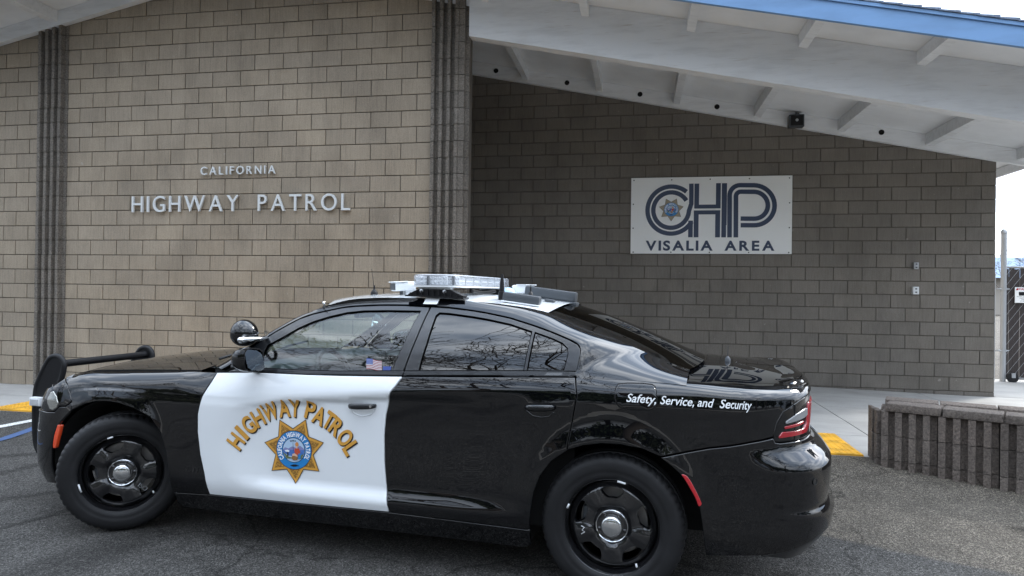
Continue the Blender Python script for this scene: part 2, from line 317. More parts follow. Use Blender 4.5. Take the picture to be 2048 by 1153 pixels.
for i in range(3): slab(5.19+1.4*i,5.19+1.4*(i+1),11.15,13.6)
mesh('joint_bed',[(-16,FRONT_Y+.02-9,.05),(9.4,FRONT_Y+.02-9,.05),(9.4,4.6,.02),(-16,4.6,.02)],[(0,1,2,3)],M['mortar'],walk)
# yellow tactile paving along the flush kerb
pad=empty('tactile_paving','yellow tactile paving strip with raised domes along the flush kerb','tactile paving',(-2.6,6.9,.1))
TW=.61; mb=MB(); n=5
for j in range(n): 
    y0,y1=6.46+.9*j/n-6.9,6.46+.9*(j+1)/n-6.9; z0,z1=h_walk(0,y0+6.9)+.010-.1,h_walk(0,y1+6.9)+.010-.1
    mb.add([(.003,y0,z0),(TW-.003,y0,z0),(TW-.003,y1,z1),(.003,y1,z1)],[(0,1,2,3)])
mb.add([(.003,-.44,-.02),(TW-.003,-.44,-.02),(TW-.003,-.44,.002),(.003,-.44,.002)],[(0,1,2,3)])
for i in range(12):
    for j in range(17):
        cx,cy=.03+i*.05,-.41+j*.0525; cz=h_walk(0,cy+6.9)+.010-.1
        vv=[(cx+r*math.cos(k*math.pi/3),cy+r*math.sin(k*math.pi/3),cz+hh) for r,hh in ((.0125,0),(.008,.005)) for k in range(6)]
        mb.add(vv,[(k,(k+1)%6,6+(k+1)%6,6+k) for k in range(6)]+[(6,7,8,9,10,11)])
t0=mb.obj('tile',M['yellow'],pad,fixn=False); t0.location=(-7.18+2.6,0,0)
for k in range(1,15):
    c=t0.copy(); COL.objects.link(c); c.parent=pad; c.location=(-7.18+2.6+TW*k,0,0)
# painted lines at the left
def stripe(name,x0,y0,x1,y1,wd,m,label):
    d=Vector((x1-x0,y1-y0)); L=d.length; d/=L; p=Vector((-d.y,d.x))*wd/2; v=[];n=14
    for i in range(n+1):
        q=Vector((x0,y0))+d*L*i/n
        for s in (1,-1): a=q+p*s; v.append((a.x,a.y,h_road(a.x,a.y)+.005))
    tag(mesh(name,v,[(2*i,2*i+1,2*i+3,2*i+2) for i in range(n)],m),label,'road marking')
stripe('painted_line',-7.9,5.30,-6.99,6.43,.10,M['line_white'],'white painted stripe nearest the yellow tactile paving, left of the patrol car')
stripe('painted_line',-7.5,4.30,-6.15,6.30,.10,M['line_white'],'white painted stripe between the blue line and the farther white stripe')
stripe('painted_line',-6.02,3.6,-6.02,6.40,.11,M['line_blue'],'blue painted parking line on the asphalt in front of the push bar')
# ------------------------------------------------------------------ building
B=.2032; YL,YR=8.153,11.149; RX=-5.2
def zs(x): return 5.853-.206*abs(x-RX)
def toscreen(p):
    P=Vector(p)-Vector((0,0,CAM_H)); d=P.dot(_f)
    return (1024+F_PX*P.dot(_r)/d,576.5-F_PX*P.dot(_u)/d,d) if d>.2 else (-9e9,0,1e9)
CARSIL=[(70,1153),(72,760),(120,715),(300,690),(490,690),(660,605),(760,585),(1020,580),(1140,605),(1400,710),(1620,745),(1660,900),(1650,1153)]
def inpoly(x,y,P):
    c=False; j=len(P)-1
    for i in range(len(P)):
        if (P[i][1]>y)!=(P[j][1]>y) and x<(P[j][0]-P[i][0])*(y-P[i][1])/(P[j][1]-P[i][1])+P[i][0]: c=not c
        j=i
    return c
_bm={}
def block_mesh(wd,ht,key):
    k=(round(wd,3),round(ht,3),key)
    if k in _bm: return _bm[k]
    a,b=wd/2-.0049,ht/2-.0049; c=.0035; o=random.uniform(-.001,.001)
    v=[(-a,.05,-b),(a,.05,-b),(a,.05,b),(-a,.05,b),(-a,c,-b),(a,c,-b),(a,c,b),(-a,c,b),(-a+c,0,-b+c),(a-c,0,-b+c),(a-c,0,b-c),(-a+c,0,b-c)]
    f=[(8,9,10,11)]+[(4+i,4+(i+1)%4,8+(i+1)%4,8+i) for i in range(4)]+[(i,(i+1)%4,4+(i+1)%4,4+i) for i in range(4)]
    me=bpy.data.meshes.new('block'); me.from_pydata(v,[],f); me.materials.append(M[key]); me.update(); _bm[k]=me; return me
def block_wall(root,x0,y,z0,r0,r1,xmin,xmax,par,left_occl=None,kind='block'):
    items=[]
    for r in range(r0,r1):
        zt=z0-r*B; zb=zt-B; p=(r+par)%2
        ca=math.floor((xmin-x0)/B)-2; cuts=[xmin]+[x0+c*B for c in range(ca,ca+int((xmax-xmin)/B)+6) if (c-p)%2==0 and xmin+.04<x0+c*B<xmax-.04]+[xmax]
        for a,b in zip(cuts,cuts[1:]):
            if zb>max(zs(a),zs(b))-.02 or zb<-.2: continue
            zz=min(zt,max(zs(a),zs(b))+.05)
            xc=(a+b)/2; zc=(zb+zz)/2; sx,sy,d=toscreen((xc,y,zc))
            hid=bool(inpoly(sx,sy,CARSIL) or not(-30<sx<2078 and -20<sy<1175) or (left_occl is not None and sx<left_occl))
            items.append((hid,-(b-a)*(zz-zb)/d**2,xc,zc,b-a,zz-zb))
    items.sort(key=lambda t:t[:2]); rest=MB(); rl=root.location
    for i,(hid,_,xc,zc,wd,ht) in enumerate(items):
        me=block_mesh(wd,ht,kind); dy=random.uniform(-.0015,.0015)
        loc=(xc-rl.x,y+dy-rl.y,zc-rl.z)
        if i<300: link('block',me,root,loc,random.uniform(-.0035,.0035))
        else: rest.add([(q.co.x+loc[0],q.co.y+loc[1],q.co.z+loc[2]) for q in me.vertices],[tuple(q.vertices) for q in me.polygons])
    o=rest.obj('remaining_blocks',M[kind+'_rest'],root,fixn=False); o['kind']='stuff'
wl=empty('block_wall','tan concrete block wall carrying the silver highway patrol lettering','wall',(-5.2,YL,.09))
block_wall(wl,-7.6366,YL,3.142,-14,15,-14.0,-2.567,0)
MB().box((-14,YL+.012,0),(-2.10,YL+.2,4.2)).prism([(-14,4.2),(-2.10,4.2),(-2.10,zs(-2.1)-.02),(RX,zs(RX)-.02),(-14,zs(-14)-.02)],'y',YL+.012,YL+.2).obj('mortar_backing',M['mortar'],wl,loc=(5.2,-YL,-.09))
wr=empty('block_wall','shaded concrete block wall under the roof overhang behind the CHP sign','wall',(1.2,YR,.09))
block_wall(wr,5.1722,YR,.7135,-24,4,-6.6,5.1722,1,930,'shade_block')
MB().box((-6.6,YR+.012,-.1),(5.165,YR+.3,3.4)).prism([(-6.6,3.4),(5.165,3.4),(5.165,zs(5.165)-.02),(RX,zs(RX)-.02),(-6.6,zs(-6.6)-.02)],'y',YR+.012,YR+.3).obj('mortar_backing',M['mortar'],wr,loc=(-1.2,-YR,-.09))
bk=MB(); bk.box((-14,YL+.25,0),(-6.4,19.5,3.6)).box((-6.4,YR+.35,0),(5.1,19.5,3.2)); bk.obj('rear_walls',M['far_wall'],wr,loc=(-1.2,-YR,-.09))
# fluted split-face pilasters
def fluted(x0,x1,nrib,flat,name,label):
    root=empty(name,label,'pilaster',((x0+x1)/2,YL,.09)); p=[]; wd=(x1-x0-flat)/nrib; xc=(x0+x1)/2
    y0,y1=-.012,-.075
    p.append((x0-xc,.03)); p.append((x0-xc,y0))
    for i in range(nrib):
        a=x0-xc+wd*i+(.0 if i==0 else wd*.02); b=a+wd*.52
        p+=[(a,y0),(a+.004,y1),(b-.006,y1-.002),(b,y0)] if i<nrib-1 or flat<=0 else [(a,y0),(a+.004,y1),(b-.006,y1-.002),(b,y1+.012)]
    if flat>0: p+=[(x1-xc-.05,y1+.012),(x1-xc-.044,y0),(x1-xc,y0)]
    else: p+=[(x1-xc,y0)]
    p.append((x1-xc,.03))
    q=[p[0]]
    for a in p[1:]:
        if abs(a[0]-q[-1][0])+abs(a[1]-q[-1][1])>1e-5: q.append(a)
    mb=MB(); mb.prism(q,'z',.004,B-.005); proto=mb.obj('block',M['split'],root)
    first=True
    for r in range(-14,15):
        zb=3.142-(r+1)*B
        if zb>zs(x0)-.12: continue
        o=proto if first else link('block',proto.data,root); first=False
        o.location=(random.uniform(-.002,.002),random.uniform(-.003,.003),zb-.09)
    mb=MB(); mb.box((x0-xc+.004,y0+.006,0),(x1-xc-.004,.02,zs(max(x0,x1))-.25)); mb.obj('mortar_core',M['mortar'],root)
fluted(-8.254,-7.824,4,0,'fluted_pilaster','dark fluted split-face block pilaster left of the highway patrol lettering')
fluted(-2.560,-2.085,4,.075,'fluted_pilaster','dark fluted split-face block pilaster beside the shaded overhang')
# roof
roof=empty('gable_roof','white low gable roof overhang with blue fascia above the block walls','roof',(-5.2,10,4))
X0,X1,YF,YB=-16.2,5.75,7.30,19.8
def sloped(x0,x1,y0,y1,dz0,dz1,name,m,lbl=None,par=roof,off=(5.2,-10,-4)):
    mb=MB()
    segs=[(x0,x1)] if (x0>=RX or x1<=RX) else [(x0,RX),(RX,x1)]
    for a,b in segs: mb.prism([(a,zs(a)+dz0),(b,zs(b)+dz0),(b,zs(b)+dz1),(a,zs(a)+dz1)],'y',y0,y1)
    o=mb.obj(name,m,par,loc=off)
    if lbl: o['label']=lbl
    return o
sloped(X0,X1,YF+.001,YB,0,.044,'soffit_deck',M['soffit'])
sloped(X0,X1,YF-.045,YF-.002,-.145,.046,'fascia_board',M['blue_fascia'],'blue painted fascia board')
sloped(X0,X1,YF-.062,YF-.03,.048,.083,'drip_edge',M['blue_fascia'])
sloped(X0,-2.57,YL-.095,YL-.008,-.20,-.003,'ledger_board',M['white_wood'])
sloped(-2.08,X1-.06,YL-.07,YL+.09,-.585,-.003,'beam',M['white_wood'],'deep white painted beam running out from the pilaster')
sloped(-2.56,-2.09,YL-.022,YL+.09,-.20,-.003,'beam_end',M['white_wood'])
sloped(-6.5,X1-.06,YR-.09,YR-.012,-.222,-.003,'ledger_board',M['white_wood'])
mb=MB()
def lookout(x,y0,y1,dep=.150,wd=.095):
    mb=MB(); z=zs(x)
    mb.prism([(x-wd/2,zs(x-wd/2)-dep),(x+wd/2,zs(x+wd/2)-dep),(x+wd/2,zs(x+wd/2)-.004),(x-wd/2,zs(x-wd/2)-.004)],'y',y0,y1)
    mb.obj('lookout',M['white_wood'],roof,loc=(5.2,-10,-4))
LX=[.56+1.2192*k for k in range(-4,5)]
for x in LX:
    if x<5.6: lookout(x,YF+.003,YL-.072,.142)
    if -1.95<x<5.6: lookout(x,YL+.092,YR-.092,.165)
for k in range(5): lookout(-6.75-1.2192*k,YF+.003,YL-.097)
mb=MB(); mb.box((RX-.10,YF-.10,zs(RX)-.42),(RX+.10,YL-.1,zs(RX)-.05)); mb.obj('ridge_beam',M['white_wood'],roof,loc=(5.2,-10,-4))
# round vents in the ledgers
for px,py,Y in ((992,142,YR-.092),(1134,166,YR-.092),(1280,189,YR-.092),(1434,214,YR-.092),(1763,265,YR-.092),(107,38,YL-.097)):
    d=_f+_r*((px-1024)/F_PX)-_u*((py-576.5)/F_PX); t=Y/d.y; q=d*t
    mb=MB(); mb.lathe([(.040,.002),(.039,-.004),(.036,-.004),(.034,.0015),(.0,.0015)],20,'y'); mb.obj('vent_hole',M['gap'],roof,loc=(q.x+5.2,Y-.001-10,q.z+CAM_H-4))
# side eave with gutter
mb=MB(); mb.box((X1-.04,YF,zs(X1)-.14),(X1-.001,YB,zs(X1)-.002)); mb.obj('eave_board',M['white_wood'],roof,loc=(5.2,-10,-4))
mb=MB(); mb.prism([(X1+.002,zs(X1)-.12),(X1+.09,zs(X1)-.09),(X1+.12,zs(X1)+.03),(X1+.002,zs(X1)+.03)],'y',YF,YB); mb.obj('gutter',M['far_wall'],roof,loc=(5.2,-10,-4))
# shingle courses showing their steps on the rake
x=X1+.03; k=0
while x>-1.2:
    a,b=x-.19,x; mb=MB(); j=random.uniform(-.004,.004)
    mb.prism([(a,zs(a)+.085),(b,zs(b)+.091),(b,zs(b)+.114+j),(a,zs(a)+.098)],'y',YF-.075+random.uniform(-.006,.006),YB); mb.obj('shingle_course',M['shingle'],roof,loc=(5.2,-10,-4)); x-=.172
sloped(X0,-1.2,YF-.07,YB,.085,.113,'shingle_sheet',M['shingle'])
# siren / speaker under the eave
sp=empty('eave_speaker','small dark square speaker fixed to the white ledger under the eave','speaker',(2.33,YR-.1,4.15))
MB().box((-.11,-.15,-.10),(.11,-.01,.09),bev=.012).obj('housing',M['greybox'],sp,smooth=True,sharp=40); MB().box((-.088,-.156,-.08),(.088,-.148,.07)).obj('grille',M['plastic'],sp)
MB().lathe([(.022,-.162),(.018,-.166),(0,-.166)],16,'y').obj('badge',M['alu'],sp); MB().box((.0,-.08,.088),(.05,.0,.13)).obj('bracket',M['greybox'],sp)
# little electrical boxes on the shaded wall
for lb,x,z,wd,hh,m in (('small grey electrical box, upper of two on the shaded wall',4.08,1.96,.07,.10,M['galv']),('pale switch box with dark slots, lower of two on the shaded wall',4.08,1.59,.085,.115,M['whiteplastic'])):
    o=empty('electrical_box',lb,'electrical box',(x,YR,z)); MB().box((-wd/2,-.06,-hh/2),(wd/2,.004,hh/2),bev=.006).obj('housing',m,o,smooth=True,sharp=40)
    for s in (-1,1): MB().box((-.012,-.066,s*.025-.009),(.012,-.058,s*.025+.009)).obj('slot',M['greybox'],o)
# raised metal lettering on the tan wall
def wall_text(name,body,x0,x1,z,cap,label):
    root=empty(name,label,'lettering',((x0+x1)/2,YL,z)); adv=[]; 
    v,f=text_mesh('H',1.); H=max(p[1] for p in v); size=cap/H
    glyph=[]
    for ch in body:
        if ch==' ': glyph.append(None); continue
        v,f=text_mesh(ch,size,bold=-.0012*size/.3,sx=.93,extrude=.012,bevel=.0015,res=6); lo=min(p[0] for p in v); hi=max(p[0] for p in v); glyph.append((v,f,lo,hi))
    tw=sum((g[3]-g[2]) if g else 0 for g in glyph); ns=sum(1 for g in glyph if g)-1; nsp=body.count(' ')
    spc=cap*(1.0); gap=((x1-x0)-tw-nsp*spc)/(ns if ns else 1); x=x0
    for g in glyph:
        if g is None: x+=spc; continue
        vv=[(p[0]-g[2]+x-(x0+x1)/2,-p[2]-.030,p[1]) for p in g[0]]; o=mesh('letter',vv,g[1],M['letter'],root); x+=(g[3]-g[2])+gap
wall_text('wall_lettering','CALIFORNIA',-5.735,-4.66,2.990,.104,'small silver raised letters reading CALIFORNIA on the tan wall')
wall_text('wall_lettering','HIGHWAY PATROL',-6.765,-3.618,2.503,.212,'large silver raised letters reading HIGHWAY PATROL on the tan wall')
# star emblem as layered flat print, used on the sign and the door. local 2D units: radius of star tips = 1
def star_layers():
    L=[]   # (polygon list, material index, layer)
    def star(ro,ri,rot=0.): return [((ro if k%2==0 else ri)*math.sin(rot+math.pi+math.pi*k/7),(ro if k%2==0 else ri)*math.cos(rot+math.pi+math.pi*k/7)) for k in range(14)]
    def disc(r,n=48,c=(0,0)): return [(c[0]+r*math.cos(2*math.pi*k/n),c[1]+r*math.sin(2*math.pi*k/n)) for k in range(n)]
    L+=[(star(1.03,.66),1,0),(star(1.,.635),0,1),(star(.87,.55),2,2),(disc(.595),1,3),(disc(.58),3,4),(disc(.378),1,5),(disc(.362),5,6)]
    r=.405
    def clip(poly): return [(x*min(1,r*.99/max(1e-6,math.hypot(x,y))),y*min(1,r*.99/max(1e-6,math.hypot(x,y)))) for x,y in poly]
    L+=[(clip([(-.5,.02),(-.33,.10),(-.2,.06),(-.05,.13),(.1,.08),(.25,.15),(.5,.05),(.5,-.05),(-.5,-.05)]),6,7),
        (clip([(-.5,.01),(-.3,.02),(.1,.0),(.5,.01),(.5,-.2),(.2,-.22),(-.1,-.2),(-.5,-.12)]),7,8),
        (clip([(-.6,-.10),(-.32,-.12),(-.2,-.22),(-.05,-.25),(.2,-.2),(.6,-.2),(.6,-.6),(-.6,-.6)]),8,9),
        (clip([(-.34,.0),(-.22,.02),(-.15,-.02),(-.18,-.06),(-.3,-.05)]),4,9),
        (clip([(-.25,-.06),(-.2,-.06),(-.2,-.2),(-.24,-.2)]),1,10),
        ([(-.012,.26),(.0,.26),(.0,-.02),(-.012,-.02)],1,10),
        ([(.07,.22),(.13,.28),(.19,.26),(.21,.17),(.17,.13),(.09,.14)],10,11),([(.10,.15),(.16,.14),(.16,.06),(.10,.06)],11,12),
        ([(.05,.06),(.20,.07),(.25,-.04),(.24,-.16),(.08,-.15),(.03,-.06)],9,11),([(.19,-.1),(.27,-.12),(.25,-.3),(.16,-.3)],3,12),
        ([(-.04,-.12),(.04,-.1),(.14,-.16),(.15,-.24),(.0,-.28),(-.06,-.2)],11,13),([(-.06,-.2),(.02,-.18),(.13,-.22),(.14,-.33),(-.02,-.34),(-.08,-.28)],12,14)]
    L=[([(x*.893,y*.893) for x,y in q],m_,l_) if l_>=7 else (q,m_,l_) for q,m_,l_ in L]
    return L
STAR_M=['gold','ink','gold_tex','seal_blue','white_ink','ink_sky','ink_hill','ink_water','ink_green','ink_red','ink_orange','ink_skin','ink_brown']
def tri(poly):
    from mathutils.geometry import tessellate_polygon
    t=tessellate_polygon([[Vector((a,b,0)) for a,b in poly]]); out=[]
    for q in t:
        a,b,c=[poly[i] for i in q]
        out.append(tuple(q) if (b[0]-a[0])*(c[1]-a[1])-(b[1]-a[1])*(c[0]-a[0])>0 else tuple(q)[::-1])
    return out
def arc_text(body,rad,a0,a1,size,sx=.8,bold=.004,down=False):
    # letters along a circle, from angle a0 to a1 (measured clockwise from the top, radians)
    v2=[];f2=[]; widths=[]; gl=[]
    for ch in body:
        if ch==' ': widths.append(size*.30*sx/.8); gl.append(None); continue
        v,f=text_mesh(ch,size,bold=bold,sx=sx,res=3); lo=min(p[0] for p in v); hi=max(p[0] for p in v); gl.append((v,f,lo,hi)); widths.append(hi-lo)
    gap=(rad*(a1-a0)-sum(widths))/(len(body)-1); s=0
    for g,wd in zip(gl,widths):
        if g:
            a=a0+(s+wd/2)/rad; k=len(v2)
            for p in g[0]:
                lx=p[0]-(g[2]+g[3])/2; rr=rad+p[1]; v2.append((rr*math.sin(a)+lx*math.cos(a),rr*math.cos(a)-lx*math.sin(a)))
            f2+=[tuple(i+k for i in q) for q in g[1]]
        s+=wd+gap
    return v2,f2
def star_mesh(mapper,dz):
    # mapper(x,y,layer) -> 3D
    V=[];F=[];MI=[]
    for poly,mi,ly in star_layers():
        if ly in (0,1,2,3,4): 
            q=[]; n=len(poly)
            for i in range(n):
                s0,s1=poly[i],poly[(i+1)%n]; q+=[(s0[0]+(s1[0]-s0[0])*t/6,s0[1]+(s1[1]-s0[1])*t/6) for t in range(6)] if n==14 else [s0]
            RG=(.2,.4,.55,.68,.8,.9,1.); k=len(V); V.append(mapper(0,0,ly)); m=len(q)
            for r_ in RG: V+=[mapper(x*r_,y*r_,ly) for x,y in q]
            fl=n!=14
            for i in range(m):
                j=(i+1)%m; fs=[(k,k+1+i,k+1+j)]+[(k+1+h*m+i,k+1+h*m+m+i,k+1+h*m+m+j,k+1+h*m+j) for h in range(len(RG)-1)]
                F+=fs if fl else [z[::-1] for z in fs]; MI+=[mi]*len(fs)
        else:
            k=len(V); V+=[mapper(x,y,ly) for x,y in poly]; t=tri(poly); F+=[tuple(i+k for i in q) for q in t]; MI+=[mi]*len(t)
    for body,a0,a1 in (('CALIFORNIA HIGHWAY PATROL',-2.20,2.20),):
        v2,f2=arc_text(body,.412,a0,a1,.195,.62,.008); k=len(V); V+=[mapper(x,y,7) for x,y in v2]; F+=[tuple(i+k for i in q) for q in f2]; MI+=[4]*len(f2)
    v2,f2=arc_text('EUREKA',.268,-.36,.36,.068,.8,.002); k=len(V); V+=[mapper(x,y,9) for x,y in v2]; F+=[tuple(i+k for i in q) for q in f2]; MI+=[1]*len(f2)
    k=len(V); p=[(-.16,-.468),(-.04,-.435),(.04,-.435),(.16,-.468),(.04,-.50),(-.04,-.50)]; V+=[mapper(x,y,6) for x,y in p]; F.append(tuple(k+i for i in range(6))[::-1]); MI.append(1)
    return V,F,MI
# CHP sign on the shaded wall
sg=empty('building_sign','white rectangular sign with navy CHP VISALIA AREA lettering on shaded wall','sign',(1.095,YR,2.74))
SW,SH=2.455,1.218
MB().box((-SW/2,-.030,-SH/2),(SW/2,-.022,SH/2)).obj('panel',M['sign'],sg)
for x,z in ((-.45,.5),(.45,.5),(-.45,-.5),(.45,-.5)): MB().box((x-.03,-.0221,z-.03),(x+.03,.004,z+.03)).obj('standoff',M['screw'],sg)
for i in range(5):
    for z in (.57,-.585): MB().lathe([(.011,-.0302),(.009,-.034),(0,-.034)],10,'y').obj('screw',M['screw'],sg,loc=(-1.185+2.37*i/4,0,z))
for j in (1,2):
    for x in (-1.19,1.19): MB().lathe([(.011,-.0302),(.009,-.034),(0,-.034)],10,'y').obj('screw',M['screw'],sg,loc=(x,0,.57-1.155*j/3))
# sign artwork measured on the panel (x right, z up, metres from its centre)
def px2s(a,b):   # picture-crop pixel of the sign to panel metres
    u=(a-(128+(113-128)*(b-165)/850))/1832.; z=(b-(165-45*u))/(848+48*u); return (-SW/2+SW*min(1,max(0,u)),SH/2-SH*z)
def thick(path,wd):
    # stroke polygon strip along a path
    v=[];n=len(path)
    for i in range(n):
        a=Vector(path[max(0,i-1)]); b=Vector(path[min(n-1,i+1)]); d=(b-a).normalized(); p=Vector((-d.y,d.x))*wd/2; c=Vector(path[i]); v+=[(c+p)[:],(c-p)[:]]
    return v,[(2*i,2*i+1,2*i+3,2*i+2) for i in range(n-1)]
def arc(cx,cz,rx,rz,a0,a1,n=28): return [(cx+rx*math.cos(a0+(a1-a0)*i/n),cz+rz*math.sin(a0+(a1-a0)*i/n)) for i in range(n+1)]
art=MB()
NS=[0]
def sadd(v,f,ly=1): NS[0]+=1; art.add([(x,-.0305-.0002*NS[0],z) for x,z in v],[q[::-1] for q in f])
def rect(a,b,c,d): x0,z0=px2s(a,b); x1,z1=px2s(c,d); sadd([(x0,z0),(x1,z0),(x1,z1),(x0,z1)],[(0,1,2,3)])
def S2(*pts): return [px2s(a,b) for a,b in pts]
cx,cz=px2s(592,522); k=SW/1832.
w_=52*k
# letter C: two parallel strokes that run up into the first stem of the H
th0=math.atan2(1,.88)
for rr,ext in ((275,1),(207,0)):
    r_=rr*k; a0=math.acos(min(1,(768-592)*k/r_)); end=-.52 if ext else -.05
    p=arc(cx,cz,r_,r_*1.02,a0,2*math.pi+end,48)
    if not ext: p+=S2((826,450),(828,330),(828,222))
    v,f=thick(p,w_); sadd(v,f)
rect(790,640,840,828)
rect(864,222,913,500); rect(855,525,905,828)
rect(864,460,1160,500); rect(860,525,1155,567)
rect(1110,215,1160,470); rect(1100,540,1150,828); rect(1176,215,1226,690); rect(1168,660,1218,828)
# letter P: two parallel strokes
for x0,r0,xs in ((1262,120,0),(1333,55,1)):
    yt=236 if not xs else 310; yb=690 if not xs else 615; rad=(yb-yt)/2.; xr=1535
    p=S2((x0-4,828),(x0,420)); c0=(x0+r0,yt+r0)
    p+=[px2s(c0[0]-r0*math.cos(t),c0[1]-r0*math.sin(t)) for t in [i*math.pi/2/8 for i in range(9)]]
    p+=[px2s(xr+rad*math.sin(t),yt+rad-rad*math.cos(t)) for t in [i*math.pi/24 for i in range(25)]]+S2((1384,yb))
    v,f=thick(p,w_); sadd(v,f)
art.obj('monogram',M['navy'],sg,fixn=False)
def flat_text(body,a,b,c,d,gapsp=None,name='sign_lettering'):
    x0,z0=px2s(a,d); x1,z1=px2s(c,b); cap=z1-z0; Hh=max(p[1] for p in text_mesh('H',1.)[0]); mb=MB(); gl=[]
    for ch in body: 
        if ch==' ': gl.append(None); continue
        v,f=text_mesh(ch,cap/Hh,bold=.007,sx=1.14,res=5); gl.append((v,f,min(p[0] for p in v),max(p[0] for p in v)))
    tw=sum(g[3]-g[2] for g in gl if g); sp=cap*.72; gap=(x1-x0-tw-sp*body.count(' '))/(len([g for g in gl if g])-1); x=x0
    for g in gl:
        if not g: x+=sp; continue
        mb.add([(p[0]-g[2]+x,-.0345,p[1]+z0) for p in g[0]],g[1]); x+=g[3]-g[2]+gap
    mb.obj(name,M['navy'],sg,fixn=False)
flat_text('VISALIA',292,870,1068,974); flat_text('AREA',1200,870,1758,974)
ec=px2s(594,515); er=142*k
V_,F_,MI_=star_mesh(lambda x,y,l:(ec[0]+x*er,-.0345-.0005*l,ec[1]+y*er*.97),0)
mesh('star_emblem',V_,F_,[M['tan_print' if q in('gold','gold_tex') else q] for q in STAR_M],sg,mi=MI_)
# ------------------------------------------------------------------ planter of fluted split-face block
pl=empty('planter_wall','low brown fluted block planter with flat cap stones at the right','planter',(2.03,6.22,0))
def planter_run(o,ang,n,ribs,front=True):
    c,s=math.cos(ang),math.sin(ang); T=Matrix(((c,-s,0,o[0]),(s,c,0,o[1]),(0,0,1,0),(0,0,0,1)))
    L=.4064; q=[(0.004,.16),(.004,0)]; 
    for i in range(4): a=.004+i*.1; q+=[(a,0),(a+.003,-.042),(a+.052,-.044),(a+.056,0)]
    q=[p for i,p in enumerate(q) if i==0 or p!=q[i-1]]+[(L-.003,0),(L-.003,.16)]
    mb=MB(); mb.prism(q,'z',.003,B-.003); proto=mb.obj('block',M['planter'],pl); first=True
    for r in range(3):
        for i in range(n):
            ob=proto if first else link('block',proto.data,pl); first=False
            m=T@Matrix.Translation((L*i+(.0),random.uniform(-.004,.004),.337-B*r)); ob.location=m.translation; ob.rotation_euler=(0,0,ang+random.uniform(-.006,.006))
    cap=MB(); cap.box((.006,-.05,0),(L-.006,.165,.066),bev=.006); cproto=cap.obj('cap_stone',M['planter'],pl,smooth=True,sharp=40); first=True
    for i in range(n):
        ob=cproto if first else link('cap_stone',cproto.data,pl); first=False
        m=T@Matrix.Translation((L*i+.03,random.uniform(-.006,.006),.541)); ob.location=m.translation; ob.rotation_euler=(random.uniform(-.006,.006),random.uniform(-.008,.008),ang+random.uniform(-.012,.012))
planter_run((0,0),math.atan2(-.461,.887),6,1)
planter_run((.07,.235),math.atan2(-.355,.935),6,1)
MB().box((-.01,.03,-.05),(.012,.30,.535)).obj('end_core',M['planter'],pl)
MB().prism([(.05,.18),(2.2,-.9),(2.3,-.55),(.1,.25)],'z',-.05,.52).obj('soil',M['mortar'],pl)
for r in range(3):
    for i in range(2): MB().box((-.035,.01+i*.105,.340-B*r),(.02,.07+i*.105,.337+B-.004-B*r),bev=.004).obj('end_block',M['planter'],pl)
# ------------------------------------------------------------------ gate at the right edge
gt=empty('chain_link_gate','rolling chain-link gate with dark brown privacy slats right of the building','gate',(6.2,13.2,.03))
def gpost(x,y,z1,r,lab=None): 
    mb=MB(); mb.tube([(x,y,0),(x,y,z1)],r,12); mb.lathe([(r*1.12,z1-.03),(r*1.12,z1+.01),(r*.6,z1+.045),(0,z1+.05)],12,'z',(x,y,0)); o=mb.obj('post',M['galv'],gt,smooth=True,sharp=45); return o
gpost(.05,0,2.62,.045); gpost(-.06,.10,1.88,.03)
for z in (.55,1.62): 
    mb=MB(); mb.tube([(-.08,-.02,z),(.13,-.02,z)],.014,8); mb.lathe([(.055,z-.02),(.055,z+.02)],12,'z',(.05,0,0)); mb.obj('hinge_band',M['galv'],gt,smooth=True)
slm=None
for i in range(24):
    if slm is None: mb=MB(); mb.box((0,-.004,.08),(.080,.004,1.98)); o=mb.obj('slat',M['slat'],gt); slm=o.data
    else: o=link('slat',slm,gt)
    o.location=(.062+.086*i,.03+random.uniform(-.004,.004),random.uniform(-.02,.02)); 
mb=MB()
for s in (1,-1):
    for k in range(-14,18):
        x0=.06+.125*k; L=1.92*.72; xa,xb=(x0,x0+L) if s>0 else (x0+L,x0); t0=max(0.,(.06-min(xa,xb))/L); t1=min(1.,(2.15-min(xa,xb))/L)
        if t1-t0<.03: continue
        if s<0: t0,t1=1-t1,1-t0
        A_=Vector((xa,0 if s>0 else .034,.08)); B_=Vector((xb,0 if s>0 else .034,2.)); mb.tube([A_.lerp(B_,t0),A_.lerp(B_,t1)],.0026,4,caps=False)
mb.obj('wire_mesh',M['galv'],gt)
mb=MB(); mb.tube([(.06,.03,2.0),(2.3,.03,2.0)],.02,8); mb.tube([(.06,.03,.07),(2.3,.03,.07)],.02,8); mb.obj('rail',M['galv'],gt,smooth=True)
for z in (2.1,2.3,2.5):
    mb=MB(); mb.tube([(.05,0,z),(.8,-.03,z-.012),(1.6,0,z-.012),(2.4,0,z)],.004,5)
    for i in range(14): x=.12+.16*i; mb.tube([(x,-.02,z-.03),(x+.01,.02,z+.025)],.003,4)
    mb.obj('barbed_wire',M['galv'],gt)
mb=MB(); mb.lathe([(.0,-.03),(.04,-.03),(.085,-.025),(.09,-.012),(.09,.012),(.085,.025),(.04,.03),(0,.03)],20,'y',(.17,-.07,.09)); mb.obj('caster_wheel',M['rubber'],gt,smooth=True,sharp=40)
MB().box((.14,-.11,.09),(.20,-.03,.17)).obj('caster_fork',M['galv'],gt)
ws=empty('warning_sign','small white warning sign with red heading hung on brown slatted gate','sign',(6.57,13.17,1.55))
MB().box((-.16,-.008,-.135),(.16,-.001,.135)).obj('panel',M['sign'],ws); MB().box((-.155,-.0085,.075),(.155,-.0078,.13)).obj('heading_band',M['white_ink'],ws)
